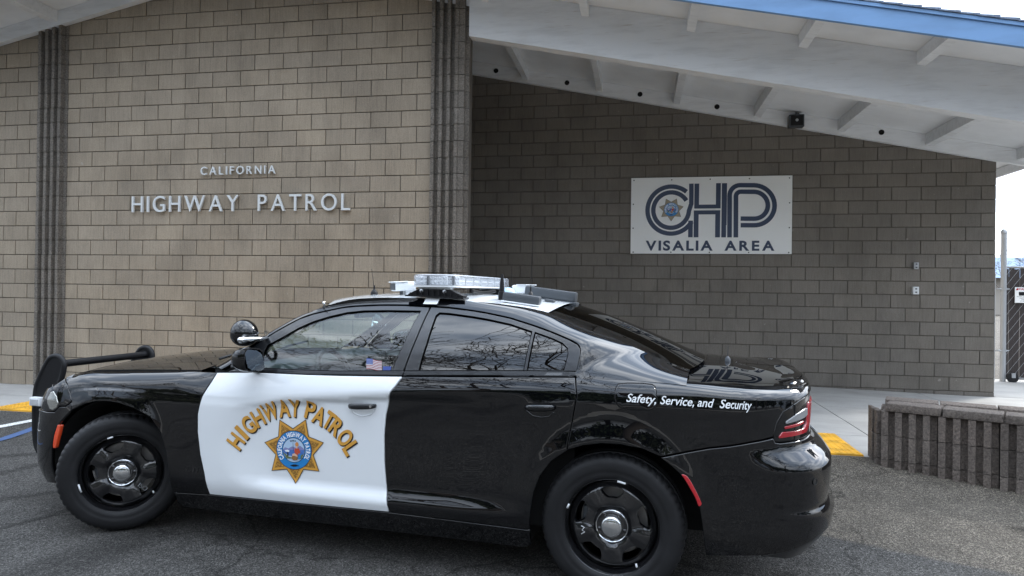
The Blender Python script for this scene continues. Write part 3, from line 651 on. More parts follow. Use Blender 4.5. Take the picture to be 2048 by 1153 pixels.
v,f=text_mesh('WARNING',.058,bold=.0015); mesh('heading',[(p[0]+.012,-.0092,p[1]+.083) for p in v],f,M['red'],ws)
mesh('warning_triangle',[(-.148,-.0092,.083),(-.112,-.0092,.083),(-.13,-.0092,.12)],[(0,1,2)],M['red'],ws)
mb=MB(); mb.box((-.10,-.0092,-.01),(-.02,-.0088,.055)); mb.box((-.02,-.0092,.0),(.06,-.0088,.05)); mb.obj('pictogram',M['ink'],ws)
for i in range(4):
    v,f=text_mesh(('MOVING GATE CAN CAUSE','INJURY OR DEATH','KEEP CLEAR','DO NOT ENTER')[i],.021); mesh('small_print',[(p[0],-.0092,p[1]-.035-.026*i) for p in v],f,M['ink'],ws)
dsp=empty('downspout','white downspout strip at the right end of the shaded wall','downspout',(5.215,YR+.34,0))
MB().box((-.028,-.03,.05),(.028,.03,3.25),0,.006).obj('pipe',M['white_wood'],dsp,True,40)
for z in (.7,1.9,3.0): MB().box((-.034,-.036,z),(.034,.036,z+.03)).obj('strap',M['galv'],dsp)
# distant house and trees beyond the gate
hs=empty('distant_house','pale house with blue grey roof far beyond the gate','house',(34,70,0))
MB().box((-7,-4,0),(9,4,3.2)).obj('wall',M['far_wall'],hs); MB().prism([(-5,3.2),(5,3.2),(0,5.2)],'x',-8,10).obj('roof',M['far_roof'],hs)
for x in (-5,-1,4): MB().box((x,-4.05,1.2),(x+1.4,-3.98,2.4)).obj('window',M['navy'],hs)
def bare_tree_mesh(seed,H,depth=6,spread=.55,r0=.16,twig=.006):
    rd=random.Random(seed); mb=MB()
    def grow(p,d,L,r,lev):
        n=3; pts=[p]; q=p.copy(); dd=d.copy()
        for i in range(n):
            dd=(dd+Vector((rd.uniform(-.22,.22),rd.uniform(-.22,.22),rd.uniform(-.08,.16)))).normalized(); q=q+dd*L/n; pts.append(q.copy())
        r1=max(r*.62,twig); mb.tube(pts,[r+(r1-r)*i/n for i in range(n+1)],max(3,7-lev),caps=False)
        if lev>=depth: return
        for k in range(rd.choice((2,3,3)) if lev<2 else rd.choice((2,3,2))):
            a=rd.uniform(0,2*math.pi); sp=rd.uniform(.35,1.)*spread*(1.25 if lev<2 else 1); ax=dd.orthogonal().normalized(); ax=Matrix.Rotation(a,3,dd)@ax
            nd=(dd+ax*sp*1.4).normalized(); grow(pts[-1] if k or lev==0 else pts[-2],nd,L*rd.uniform(.62,.86),r1*rd.uniform(.7,.95),lev+1)
    grow(Vector((0,0,0)),Vector((0,0,1)),H*.27,r0,0); return mb
def tree_obj(loc,me,label,sc=1.,rz=0,group=None):
    o=link('bare_tree',me); o.location=loc; o.rotation_euler=(0,0,rz); o.scale=(sc,)*3; tag(o,label,'tree',group); return o
tm=[]
for sd,H in ((3,9.),(11,10.),(23,8.5)):
    mb=bare_tree_mesh(sd,H,8,.62,.16,.0075); me=bpy.data.meshes.new('bare_tree'); me.from_pydata(mb.v,[],mb.f); me.materials.append(M['bark']); me.update(); me.polygons.foreach_set('use_smooth',[True]*len(me.polygons)); tm.append(me)
tree_obj((24.8,50,0),tm[0],'bare tree showing above the slatted gate at the right',.72,.4)
tree_obj((29.5,57,0),tm[1],'bare tree farther behind the slatted gate beside the house',.66,2.)
# the far side of the lot behind the camera: seen mirrored in the car's paint and glass
ORD=['first','second','third','fourth','fifth','sixth','seventh','eighth','ninth','tenth','eleventh','twelfth','thirteenth','fourteenth','last but one','last']
for i,(x,y,s,k) in enumerate(((-25,-9,1.9,2),(-17,-7.2,1.95,0),(-11,-8.,1.9,1),(-6,-6.6,1.85,2),(-1.2,-7.4,2.0,0),(4.2,-6.6,1.85,1),(9.5,-8.,1.95,2),(16.5,-8.5,1.9,0))):
    tree_obj((x,y,0),tm[k],'bare spreading tree across the lot, %s of the row counted from the push bar end'%ORD[i],s,i*1.7,'bare trees across the lot mirrored in the car')
def leaf_cloud(n,rx,rz,seed,size=.35):
    rd=np.random.default_rng(seed); v=[];f=[]
    cl=rd.normal(size=(26,3)); cl/=np.linalg.norm(cl,axis=1)[:,None]; cl*=rd.uniform(.35,.95,(26,1))
    for i in range(n):
        c=cl[i%26]+rd.normal(size=3)*.19; p=np.array([c[0]*rx,c[1]*rx,c[2]*rz]); a=rd.normal(size=3); a/=np.linalg.norm(a); b=np.cross(a,rd.normal(size=3)); b/=np.linalg.norm(b); s=size*rd.uniform(.5,1.1)
        k=len(v); v+=[tuple(p-a*s*.5),tuple(p+b*s*.3),tuple(p+a*s*.5),tuple(p-b*s*.3)]; f.append((k,k+1,k+2,k+3))
    return v,f
lv=[leaf_cloud(4200,2.7,2.2,s,.42) for s in (1,2)]
for i,(x,y,s) in enumerate(((-38,-19,1.5),(-31,-21,1.5),(-25,-20,1.75),(-18,-22,1.6),(-12,-20,1.5),(-6,-22,1.75),(0,-20,1.45),(6,-21,1.7),(12,-20,1.55),(19,-22,1.75),(26,-20,1.6),(33,-18,1.7),(41,-17,1.6),(49,-13,1.75),(56,-8,1.7),(60,0,1.75))):
    t=empty('evergreen_tree','dark evergreen tree mirrored in the paint, %s from the push bar end'%ORD[i],'tree',(x,y,0),i*1.3,'evergreen trees at the far edge of the lot')
    if i<2: crown=mesh('crown',lv[i][0],lv[i][1],M['leaf'] if i%2 else M['leaf2'],t,loc=(0,0,2.7)); (cm:=globals().setdefault('CM',[])).append(crown.data)
    else: crown=link('crown',CM[i%2],t,(0,0,2.7))
    MB().tube([(0,0,0),(.1,0,1.4),(0,.1,3.)],[.22,.17,.08],7).obj('trunk',M['bark'],t,smooth=True); t.scale=(s,s,s)
kb=MB(); kb.box((-60,-4.6,0),(60,-4.45,.13)); tag(kb.obj('far_kerb',M['concrete']),'pale kerb along the far side of the lot',kind='structure')
# ------------------------------------------------------------------ body surface functions
def lerp_tab(tab,x):
    # monotone cubic-ish (Catmull) interpolation of a table
    if x<=tab[0][0]: return tab[0][1]
    if x>=tab[-1][0]: return tab[-1][1]
    for i in range(len(tab)-1):
        if x<=tab[i+1][0]:
            x0,y0=tab[i]; x1,y1=tab[i+1]; h=x1-x0; d=(y1-y0)/h
            m0=d if i==0 else ((tab[i][1]-tab[i-1][1])/(tab[i][0]-tab[i-1][0])+d)/2
            m1=d if i+2>=len(tab) else ((tab[i+2][1]-tab[i+1][1])/(tab[i+2][0]-tab[i+1][0])+d)/2
            if i>0 and m0*d<=0: m0=0
            if i+2<len(tab) and m1*d<=0: m1=0
            t=(x-x0)/h; t2=t*t; t3=t2*t
            return (2*t3-3*t2+1)*y0+(t3-2*t2+t)*h*m0+(-2*t3+3*t2)*y1+(t3-t2)*h*m1
XF,XR=-.40,3.60
ZC=[(-.95,.74),(-.5,.80),(-.2,.86),(.3,.872),(.7,.866),(1.0,.868),(1.23,.897),(1.5,.923),(1.86,.956),(2.32,.985),(2.87,1.008),(3.2,1.014),(3.5,1.012),(3.72,1.003),(4.1,.975)]
ZB=[(-1.,.84),(-.6,.865),(-.445,.922),(-.29,.957),(-.09,.970),(.38,.993),(.6,1.003),(1.0,1.018),(1.5,1.025),(1.92,1.039),(2.47,1.064),(2.86,1.081),(3.3,1.080),(3.7,1.062),(3.9,1.058),(4.05,1.062)]
WM=[(-.95,.90),(-.4,.910),(-.1,.93),(.4,.938),(1.0,.94),(2.0,.94),(2.6,.942),(3.05,.948),(3.5,.94),(3.8,.925),(4.1,.92)]
LOW=[(.17,-.075),(.24,-.045),(.30,-.020),(.36,-.004),(.44,0.),(.62,.002),(.78,.003),(.90,.002),(1.0,0.)]
WB=[(-.95,.74),(-.4,.78),(.2,.80),(.55,.835),(.8,.872),(1.2,.893),(2.0,.897),(2.7,.894),(3.0,.885),(3.3,.855),(3.6,.80),(4.1,.765)]
def scallop(x,z):
    # long recess pressed into both doors
    zu=lerp_tab(ZC,x)-.012
    a=sst(.80,1.14,x+.16*math.cos((z-.62)*5.5)-.12)*(1-sst(2.2,2.75,x))
    b=(1-sst(zu-.05,zu+.004,z))*sst(.345,.43,z)
    return .032*a*b
def W(x,z):
    zc=lerp_tab(ZC,x); zb=lerp_tab(ZB,x); wm=lerp_tab(WM,x); wb=lerp_tab(WB,x)
    if z<=zc:
        k=z if z<.5 else .5+(z-.5)*.5/(zc-.5)
        w=wm+lerp_tab(LOW,k)-scallop(x,z)-.006*sst(zc-.05,zc,z)
        # wheel arch lips swell outwards
        for cx,cz in ((0.,.37),(3.052,.34)):
            r=math.hypot(x-cx,z-cz); w+=.014*math.exp(-((r-.43)/.075)**2)*sst(.2,.5,z)
        return w
    wc=wm-.006
    if z<=zb:
        t=(z-zc)/(zb-zc)
        door=wc-(wc-wb)*(.55*t+.45*t*t)
        rnd=wc-(wc-wb)*(1-math.sqrt(max(0,1-t*t)))*1.0-.012*t*(1-t)
        m=sst(.45,.8,x)*(1-sst(3.05,3.5,x))
        return rnd*(1-m)+door*m
    d=z-zb
    return wb-.004-(.37*d+1.02*d*d)
def xnose(z):
    return lerp_tab([(.17,-.84),(.24,-.90),(.34,-.92),(.5,-.905),(.62,-.895),(.70,-.885),(.78,-.85),(.85,-.78),(.90,-.66)],z)
def xtail(z):
    return lerp_tab([(.24,4.02),(.30,4.08),(.34,4.115),(.42,4.140),(.462,4.146),(.492,4.112),(.55,4.122),(.69,4.13),(.74,4.105),(.79,4.06),(.85,4.06),(.95,4.06),(1.03,4.06),(1.08,4.04)],z)
LF,LR=.80,.80
def shelf(u,z): return .05*sst(.69,.785,z)*sst(3.66,4.0,u)
def P(u,z,off=0.):
    if XF<=u<=XR: x,y=u,-W(u,z)
    else:
        if u<XF: v=(XF-u)/LF; D=XF-xnose(z); w=W(XF,z); sg=-1; x0=XF
        else: v=(u-XR)/LR; D=xtail(z)-XR; w=W(XR+(u-XR)*.4,z); sg=1; x0=XR
        v=min(max(v,0),1); p=.80 if sg<0 else .58
        th=math.pi/2*v**(1/p)
        x=x0+sg*D*math.sin(th)**p; y=-w*max(0,math.cos(th))**p
        if sg>0: 
            sh=shelf(u,z); y+=sh*math.cos(th); x-=sh*.6*math.sin(th)
    if off:
        h=1e-3
        a=P(u+h,z); b=P(u-h,z); c=P(u,z+h); d=P(u,z-h)
        e=[a[i]-b[i] for i in range(3)]; f=[c[i]-d[i] for i in range(3)]
        n=(e[1]*f[2]-e[2]*f[1],e[2]*f[0]-e[0]*f[2],e[0]*f[1]-e[1]*f[0])
        L=math.sqrt(sum(q*q for q in n)) or 1
        return (x+n[0]/L*off,y+n[1]/L*off,z+n[2]/L*off)
    return (x,y,z)
# ------------------------------------------------------------------ patrol car: body surface (x to the rear, y away from the camera side, z up)
CAR=empty('police_car','black and white highway patrol sedan with roof light bar and push bar','car',(-3.0756,4.5566,0),-.0882)
def ueff(u): return u if u<=XR else XR+(u-XR)*.4
def zb(u): return lerp_tab(ZB,ueff(u))
def Pn(u,z,off=0.):
    h=1.5e-3; a=P(u+h,z);b=P(u-h,z);c=P(u,z+h);d=P(u,z-h)
    e=Vector(a)-Vector(b); f=Vector(c)-Vector(d); n=e.cross(f)
    n=n.normalized() if n.length>1e-9 else Vector((0,-1,0)); p=Vector(P(u,z))
    return p+n*off,n
def dens(poly,step,closed=True):
    out=[]; n=len(poly)
    for i in range(n if closed else n-1):
        a,b=poly[i],poly[(i+1)%n]; k=max(1,int(math.ceil(math.hypot(b[0]-a[0],b[1]-a[1])/step)))
        out+=[(a[0]+(b[0]-a[0])*t/k,a[1]+(b[1]-a[1])*t/k) for t in range(k)]
    if not closed: out.append(poly[-1])
    return out
def smooth_poly(poly,keep,it=1):
    # Chaikin corner cutting, keeping the listed corner indices sharp
    for _ in range(it):
        out=[];nk=set();n=len(poly)
        for i in range(n):
            if i in keep: nk.add(len(out)); out.append(poly[i])
            else:
                p,q,r=poly[i-1],poly[i],poly[(i+1)%n]; out.append((q[0]*.75+p[0]*.25,q[1]*.75+p[1]*.25)); out.append((q[0]*.75+r[0]*.25,q[1]*.75+r[1]*.25))
        poly=out; keep=nk
    return poly
def area(p): return sum(p[i][0]*p[(i+1)%len(p)][1]-p[(i+1)%len(p)][0]*p[i][1] for i in range(len(p)))/2
def inset(poly,d):
    if area(poly)<0: poly=poly[::-1]
    n=len(poly); out=[]
    for i in range(n):
        a=Vector(poly[i-1]); b=Vector(poly[i]); c=Vector(poly[(i+1)%n]); e=(b-a); f=(c-b)
        if e.length<1e-9: e=f
        if f.length<1e-9: f=e
        e.normalize(); f.normalize(); n1=Vector((-e.y,e.x)); n2=Vector((-f.y,f.x)); m=n1+n2
        m=m/max(.35,m.length_squared/2) if m.length>1e-6 else n1
        q=b+m*d*1.0; out.append((q.x,q.y))
    return out
def pip(pts,poly):
    x,y=pts[:,0],pts[:,1]; c=np.zeros(len(pts),bool); n=len(poly); j=n-1
    for i in range(n):
        xi,yi=poly[i]; xj,yj=poly[j]
        if yi!=yj: c^=((yi>y)!=(yj>y))&(x<(xj-xi)*(y-yi)/(yj-yi)+xi)
        j=i
    return c
def panel(name,outline,m,parent,holes=(),step=.034,gap=.0022,off=0.,flange=.022,rows=(),mirror=True,clampz=False,label=None,roundedge=.004):
    if area(outline)<0: outline=outline[::-1]
    zf=(lambda u,z:min(z,zb(u)-.0008)) if clampz else (lambda u,z:z)
    A=dens(outline,step*.7); A=inset(A,gap); Bq=inset(A,roundedge); HA=[inset(dens(h,step*.7),-gap) for h in holes]; HB=[inset(h,-roundedge) for h in HA]
    pts=list(Bq); edges=[(i,(i+1)%len(Bq)) for i in range(len(Bq))]; rings=[(0,len(Bq))]
    for h in HB: k=len(pts); pts+=h; edges+=[(k+i,k+(i+1)%len(h)) for i in range(len(h))]; rings.append((k,len(h)))
    bd=np.array(pts); lo,hi=bd.min(0),bd.max(0)
    gx,gy=np.meshgrid(np.arange(lo[0]+step*.5,hi[0],step),np.arange(lo[1]+step*.5,hi[1],step)); gp=np.stack([gx.ravel(),gy.ravel()],1)
    extra=[q for r in rows for q in dens(list(r),step*.6,False)]
    if extra:
        ex=np.array(extra); gp=gp[(np.abs(gp[:,None,:]-ex[None]).max(-1).min(1)>step*.4)]; gp=np.concatenate([gp,ex])
    if len(gp):
        ok=pip(gp,Bq)
        for h in HB: ok&=~pip(gp,h)
        gp=gp[ok]
        if len(gp): gp=gp[(((gp[:,None,:]-bd[None])**2).sum(-1).min(1)>(step*.42)**2)]
    allp=[Vector(p) for p in pts]+[Vector(p) for p in gp]
    vo,eo,fo,ov,_,_=delaunay_2d_cdt(allp,edges,[],0,1e-6)
    if len(fo)==0: return None
    cen=np.array([sum((vo[i] for i in q),Vector((0,0)))/len(q) for q in fo]); ok=pip(cen,Bq)
    for h in HB: ok&=~pip(cen,h)
    F=[tuple(q) for q,k in zip(fo,ok) if k]
    F=[q if ((vo[q[1]]-vo[q[0]]).cross(vo[q[2]]-vo[q[0]]))>0 else q[::-1] for q in F]
    V=[];Nn=[]
    for p in vo:
        a,n=Pn(p.x,zf(p.x,p.y),off); V.append(a); Nn.append(n)
    # map the ring of inner boundary vertices
    back={}
    for i,o in enumerate(ov):
        for q in o: back[q]=i
    for (k,cnt),ring,hole in zip(rings,[A]+HA,[False]+[True]*len(HA)):
        b0=len(V); inner=[back[k+i] for i in range(cnt)]
        for i in range(cnt):
            p=ring[i]; q,n=Pn(p[0],zf(*p),off-.0022); V.append(q); d=(V[b0+i]-V[inner[i]]); d=d.normalized() if d.length>1e-9 else n; Nn.append((n*.75+d*.6).normalized())
        c0=len(V)
        for i in range(cnt):
            p=ring[i]; q,n=Pn(p[0],zf(*p),off-flange); V.append(q); Nn.append(Vector((0,0,0)))
        for i in range(cnt):
            j=(i+1)%cnt
            if not hole: F+=[(inner[j],inner[i],b0+i,b0+j),(b0+j,b0+i,c0+i,c0+j)]
            else: F+=[(inner[j],inner[i],b0+i,b0+j),(b0+j,b0+i,c0+i,c0+j)]
    nn=[tuple(n) for n in Nn]
    o=mesh(name,V,F,m,parent,True,nrm=nn)
    if label: o['label']=label
    if mirror: mirror_obj(o,V,F,nn,m,name,MIR.get(parent,parent))
    return o
MIR={}
def mirror_obj(o,V,F,nn,m,name,parent):
    o2=mesh(name,[(p[0],-p[1],p[2]) for p in V],[tuple(q)[::-1] for q in F],m,parent,True,nrm=[(n[0],-n[1],n[2]) for n in nn]); MIR[o]=o2
    return o2
def both(mb,name,mats,parent,smooth=False,sharp=None):
    o=mb.obj(name,mats,parent,smooth,sharp); v=[(p.co.x,-p.co.y,p.co.z) for p in o.data.vertices]; f=[tuple(q.vertices)[::-1] for q in o.data.polygons]
    mi=[q.material_index for q in o.data.polygons]
    o2=mesh(name,v,f,mats,MIR.get(parent,parent),smooth,mi=mi)
    if sharp is not None: o2.data.set_sharp_from_angle(angle=R(sharp))
    MIR[o]=o2; return o
crease=[(u,lerp_tab(ZC,ueff(u))) for u in [-.4+.1*i for i in range(48)]]
rows3=[[(u,z+d) for u,z in crease] for d in (-.012,0,.012)]
DD=[(1.920,1.036),(1.893,.988),(1.868,.955),(1.848,.895),(1.832,.824),(1.824,.718),(1.827,.567),(1.842,.418),(1.864,.306)]
FD=[(.722,1.0),(.706,.945),(.669,.862),(.648,.764),(.649,.658),(.668,.529),(.697,.417),(.720,.293)]
RD=[(2.862,1.077),(2.877,.994),(2.869,.937),(2.854,.844),(2.839,.765),(2.836,.721)]
BELT=[(.722,1.000),(1.0,1.016),(1.34,1.019),(1.55,1.025),(1.92,1.037),(2.2,1.05),(2.47,1.062),(2.862,1.079)]
# lower panels
fdoor=panel('front_door',FD+[(1.32,.299),(1.864,.306)]+DD[::-1][1:]+[(1.55,1.023),(1.34,1.018),(1.0,1.015)],M['white'],CAR,rows=rows3,step=.026,clampz=True,label='white front door with gold lettering and star')
ARF=[(.457,.278),(.458,.40),(.440,.52),(.395,.64),(.318,.725),(.207,.768),(.089,.794),(0,.80),(-.092,.794),(-.19,.772),(-.294,.727)]
ARR=[(2.642,.29),(2.652,.40),(2.667,.494),(2.698,.579),(2.757,.661),(2.836,.719),(2.916,.750),(3.003,.766),(3.095,.769),(3.202,.755),(3.285,.724),(3.340,.680),(3.379,.648),(3.439,.576),(3.466,.506),(3.479,.425),(3.498,.256)]
rdoor=panel('rear_door',DD+[(2.642,.293)]+ARR[1:6]+RD[::-1][1:-1]+[(2.860,1.076),(2.47,1.06),(2.2,1.048)],M['black'],CAR,rows=rows3,clampz=True)
HLS=[(-.472,.913),(-.375,.877),(-.336,.829),(-.302,.779)]
fender=panel('front_fender',FD[:]+ARF+HLS[::-1]+[(-.43,.934),(-.27,.958),(-.09,.968),(.15,.981),(.38,.991),(.55,1.0)],M['black'],CAR,rows=rows3,clampz=True,step=.03)
fbump=panel('front_bumper',[(-.302,.774),(-.294,.727),(-.384,.650),(-.435,.58),(-.458,.48),(-.472,.35),(-.468,.238),(-.62,.222),(-.8,.215),(-1.1996,.22),(-1.1996,.69),(-.8,.70),(-.543,.698),(-.454,.703),(-.41,.738),(-.355,.743)],M['black'],CAR,step=.036)
HL=[(-.302,.780),(-.336,.829),(-.375,.877),(-.472,.912),(-.546,.862),(-.62,.845),(-.72,.835),(-.74,.76),(-.66,.705),(-.543,.701),(-.454,.706),(-.41,.741),(-.355,.746)]
hl=panel('headlight',HL,M['black'],CAR,clampz=True,step=.03)
panel('lens',[(-.504,.832),(-.450,.803),(-.420,.760),(-.431,.731),(-.470,.711),(-.506,.717),(-.548,.754),(-.557,.786),(-.540,.822)],M['lamp_bowl'],hl,off=.004,step=.02,roundedge=.006)
panel('grille',[(-.74,.71),(-1.1996,.71),(-1.1996,.83),(-.72,.83)],M['plastic'],CAR,off=-.02,clampz=True)
panel('side_marker',[(-.412,.628),(-.380,.630),(-.392,.575),(-.421,.479),(-.446,.477),(-.448,.50),(-.438,.556)],M['amber'],fbump,off=.003,step=.02,roundedge=.003,label='amber side marker')
TLF=[(3.884,.812),(3.873,.853),(3.895,.905),(3.941,.955),(4.03,.985),(4.10,1.004),(4.2,1.017),(4.3995,1.02)]
quart=panel('rear_quarter_panel',RD+ARR[6:11]+[(3.51,.780),(3.72,.816),(3.868,.838)]+TLF[1:]+[(4.3995,1.045),(4.2,1.052),(4.05,1.058),(3.9,1.054),(3.7,1.059),(3.5,1.069),(3.3,1.077),(3.0,1.078)],M['black'],CAR,rows=rows3,clampz=True,step=.03)
rbump=panel('rear_bumper',[(3.498,.258),(3.85,.290),(3.92,.304),(4.02,.338),(4.10,.365),(4.17,.375),(4.3995,.378),(4.3995,.815),(4.2,.810),(4.123,.809),(4.025,.808),(3.921,.806),(3.884,.812),(3.872,.832),(3.72,.812),(3.51,.776),(3.285,.720)]+ARR[11:16],M['black'],CAR,step=.03)
panel('lower_valance',[(3.86,.285),(3.93,.298),(4.02,.328),(4.10,.352),(4.17,.362),(4.3995,.364),(4.3995,.25),(4.15,.25),(4.02,.246),(3.92,.262),(3.80,.274)],M['trim'],CAR,off=-.010)
panel('side_reflector',smooth_poly([(3.378,.650),(3.402,.651),(3.424,.628),(3.449,.584),(3.479,.522),(3.479,.512),(3.463,.498),(3.450,.537),(3.424,.582),(3.394,.631)],set(),1),M['red'],rbump,off=.003,step=.02,roundedge=.003,label='red side reflector')
tl=panel('tail_light',TLF[::-1]+[(3.921,.809),(4.025,.811),(4.123,.812),(4.3995,.814)],M['black'],CAR,off=-.006)
panel('clear_lens',[(3.965,.908),(4.05,.938),(4.127,.954),(4.165,.955),(4.166,.918),(4.124,.909),(3.961,.892)],M['tail_clear'],tl,off=.001,step=.02,roundedge=.0015)
panel('red_strip',[(3.955,.884),(4.122,.899),(4.120,.881),(3.955,.868)],M['redlens'],tl,off=.001,step=.02,roundedge=.0015)
panel('red_ring',[(3.910,.838),(3.937,.859),(4.03,.859),(4.119,.861),(4.155,.880),(4.185,.976),(4.375,.976),(4.375,.945),(4.236,.945),(4.205,.870),(4.15,.836),(4.031,.832),(3.912,.828)],M['redlens'],tl,off=.001,step=.02,roundedge=.0015)
panel('rocker_panel',[(.459,.275),(.719,.288),(1.319,.294),(1.863,.301),(2.640,.288),(2.640,.20),(2.6,.178),(.5,.178),(.459,.205)],M['black'],CAR,off=-.004)
# seams, fuel door, script on the quarter panel
FU=smooth_poly([(3.066,1.036),(3.082,1.056),(3.233,1.060),(3.259,1.045),(3.266,.975),(3.252,.948),(3.226,.938),(3.107,.938),(3.077,.955),(3.065,.993)],set(),1)
panel('fuel_door_gap',FU,M['gap'],quart,off=.0012,flange=.001,gap=-.0045,mirror=False,roundedge=.002)
panel('fuel_door',FU,M['black'],quart,off=.0042,flange=.002,gap=.001,mirror=False,roundedge=.004,step=.02)
def decal(name,v,f,m,parent,mapf,off,mi=None):
    V=[]; 
    for p in v:
        u,z=mapf(p[0],p[1]); V.append(Pn(u,z,off)[0])
    return mesh(name,V,f,m,parent,mi=mi)
def subdiv2d(v,f,step):
    bm=bmesh.new(); vs=[bm.verts.new((p[0],p[1],0)) for p in v]
    for q in f:
        try: bm.faces.new([vs[i] for i in q])
        except ValueError: pass
    for _ in range(3):
        es=[e for e in bm.edges if e.calc_length()>step]
        if not es: break
        bmesh.ops.subdivide_edges(bm,edges=es,cuts=1,use_grid_fill=False); bmesh.ops.triangulate(bm,faces=[q for q in bm.faces if len(q.verts)>4])
    bm.verts.index_update(); V=[q.co[:] for q in bm.verts]; F=[tuple(q.index for q in p.verts) for p in bm.faces]; bm.free(); return V,F
capH=max(p[1] for p in text_mesh('H',1.)[0])
# slogan: heavy slanted script with small serifs
for wd_,u0,u1 in (('Safety,',3.121,3.262),('Service,',3.281,3.437),('and',3.452,3.528),('Security',3.552,3.727)):
    v,f=text_mesh(wd_,.056,bold=.0006,sx=.80,shear=.30); lo=min(p[0] for p in v); hi=max(p[0] for p in v); sc=(u1-u0)/(hi-lo)
    decal('slogan_word',[((p[0]-lo)*sc+u0,p[1]) for p in v],f,M['white_ink'],quart,lambda a,b:(a,.9745-.013*(a-3.121)+b),.0062)
# gold arched lettering and star on the door, tilted a little with the body line
phi=.062
def dmap(a,b,c0=(1.265,.4125)): return (c0[0]+a*math.cos(phi)-b*math.sin(phi),c0[1]+a*math.sin(phi)+b*math.cos(phi))
LT=[('H',.905,.621),('I',.941,.672),('G',.983,.718),('H',1.042,.761),('W',1.116,.802),('A',1.207,.825),('Y',1.276,.830),('P',1.373,.824),('A',1.430,.796),('T',1.489,.774),('R',1.537,.740),('O',1.590,.686),('L',1.627,.630)]
WD={'H':.064,'I':.026,'G':.066,'W':.100,'A':.074,'Y':.070,'P':.060,'T':.060,'R':.066,'O':.070,'L':.052}
cu,cv=1.262,.412
shV=[];shF=[];gdV=[];gdF=[]
for ch,u,z in LT:
    v,f=text_mesh(ch,.094/capH,bold=.0042,sx=1.,res=5); a0=min(p[0] for p in v); a1=max(p[0] for p in v); s=WD[ch]/(a1-a0); b0=min(p[1] for p in v); b1=max(p[1] for p in v)
    v=[((p[0]-(a0+a1)/2)*s,p[1]-(b0+b1)/2) for p in v]; v,f=subdiv2d(v,f,.03); t=math.atan2(u-cu,z-cv)*.93
    for dx,dy,VV,FF in ((.0055,-.0065,shV,shF),(0,0,gdV,gdF)):
        k=len(VV); VV+=[(u+p[0]*math.cos(t)+p[1]*math.sin(t)+dx,z-p[0]*math.sin(t)+p[1]*math.cos(t)+dy) for p in v]; FF+=[tuple(i+k for i in q) for q in f]
decal('lettering_shadow',shV,shF,M['ink'],fdoor,lambda a,b:(a,b),.0032)
decal('gold_lettering',gdV,gdF,M['gold'],fdoor,lambda a,b:(a,b),.0042)
SR=.193; sc_=(1.273,.594)
def smap(x,y,l):
    a,b=x*SR*.985,y*SR*.955; u=sc_[0]+a*math.cos(.07)-b*math.sin(.07); z=sc_[1]+a*math.sin(.07)+b*math.cos(.07)
    return Pn(u,z,.0034+.0006*l)[0]
V_,F_,MI_=star_mesh(smap,0)
mesh('star_emblem',V_,F_,[M[q] for q in STAR_M],fdoor,mi=MI_)
# door handles
def handle(door,u0,z0,u1,z1,m,cup):
    pts=[(u0,z0),(u1,z0+(z1-z0))]; h=.017; mb=MB(); n=12; V=[]
    for i in range(n+1):
        t=i/n; u=u0+(u1-u0)*t; z=z0+(z1-z0)*t; e=.6+.4*math.sin(math.pi*min(1,max(0,t*1.0)))**.35; o=.010+.026*math.sin(math.pi*t)**.45
        for k in range(10):
            a=2*math.pi*k/10; p,nn=Pn(u,z,0); q=p+nn*(o+.009*math.cos(a))+Vector((0,0,1))*(h*e*math.sin(a)); V.append(q[:])
    F=[(i*10+k,i*10+(k+1)%10,(i+1)*10+(k+1)%10,(i+1)*10+k) for i in range(n) for k in range(10)]+[tuple(range(10))[::-1],tuple(n*10+k for k in range(10))]
    mb.add(V,F); both(mb,'door_handle',m,door,True)
handle(fdoor,1.613,.862,1.777,.871,M['trim'],0); handle(rdoor,2.617,.918,2.772,.926,M['black'],1)
mb=MB(); p,n_=Pn(1.757,.870,.034); mb.lathe([(0,.0),(.007,.0),(.007,-.004),(0,-.004)],14,'y',p[:]); mb.obj('lock_cylinder',M['chrome'],fdoor,True,40)
for door,pts,m in ((fdoor,[(1.628,.846),(1.640,.822),(1.692,.808),(1.745,.822),(1.760,.846)],M['white']),(rdoor,[(2.622,.900),(2.655,.877),(2.700,.872),(2.742,.880),(2.765,.903)],M['black'])):
    # raised rim of the finger recess
    V=[];F=[]; q=dens(pts,.012,False)
    mb=MB(); mb.tube([Pn(a,b,.0005)[0] for a,b in q],.0026,6); mb.obj('recess_rim',m,door,True)
# belt trim
def strip(lo,up,name,m,parent,o0=.003,o1=.004):
    panel(name,lo+up[::-1],m,parent,off=.003,step=.03,flange=.012,roundedge=.002,gap=.0005)
strip([(.80,1.010),(1.0,1.019),(1.34,1.022),(1.55,1.028),(1.918,1.040)],[(.86,1.028),(1.0,1.037),(1.239,1.037),(1.537,1.043),(1.846,1.058),(1.921,1.061)],'belt_trim',M['trim'],fdoor)
strip([(1.923,1.040),(2.2,1.053),(2.47,1.065),(2.862,1.081)],[(1.926,1.061),(2.01,1.065),(2.585,1.091),(2.794,1.098),(2.862,1.099)],'belt_trim',M['trim'],rdoor)
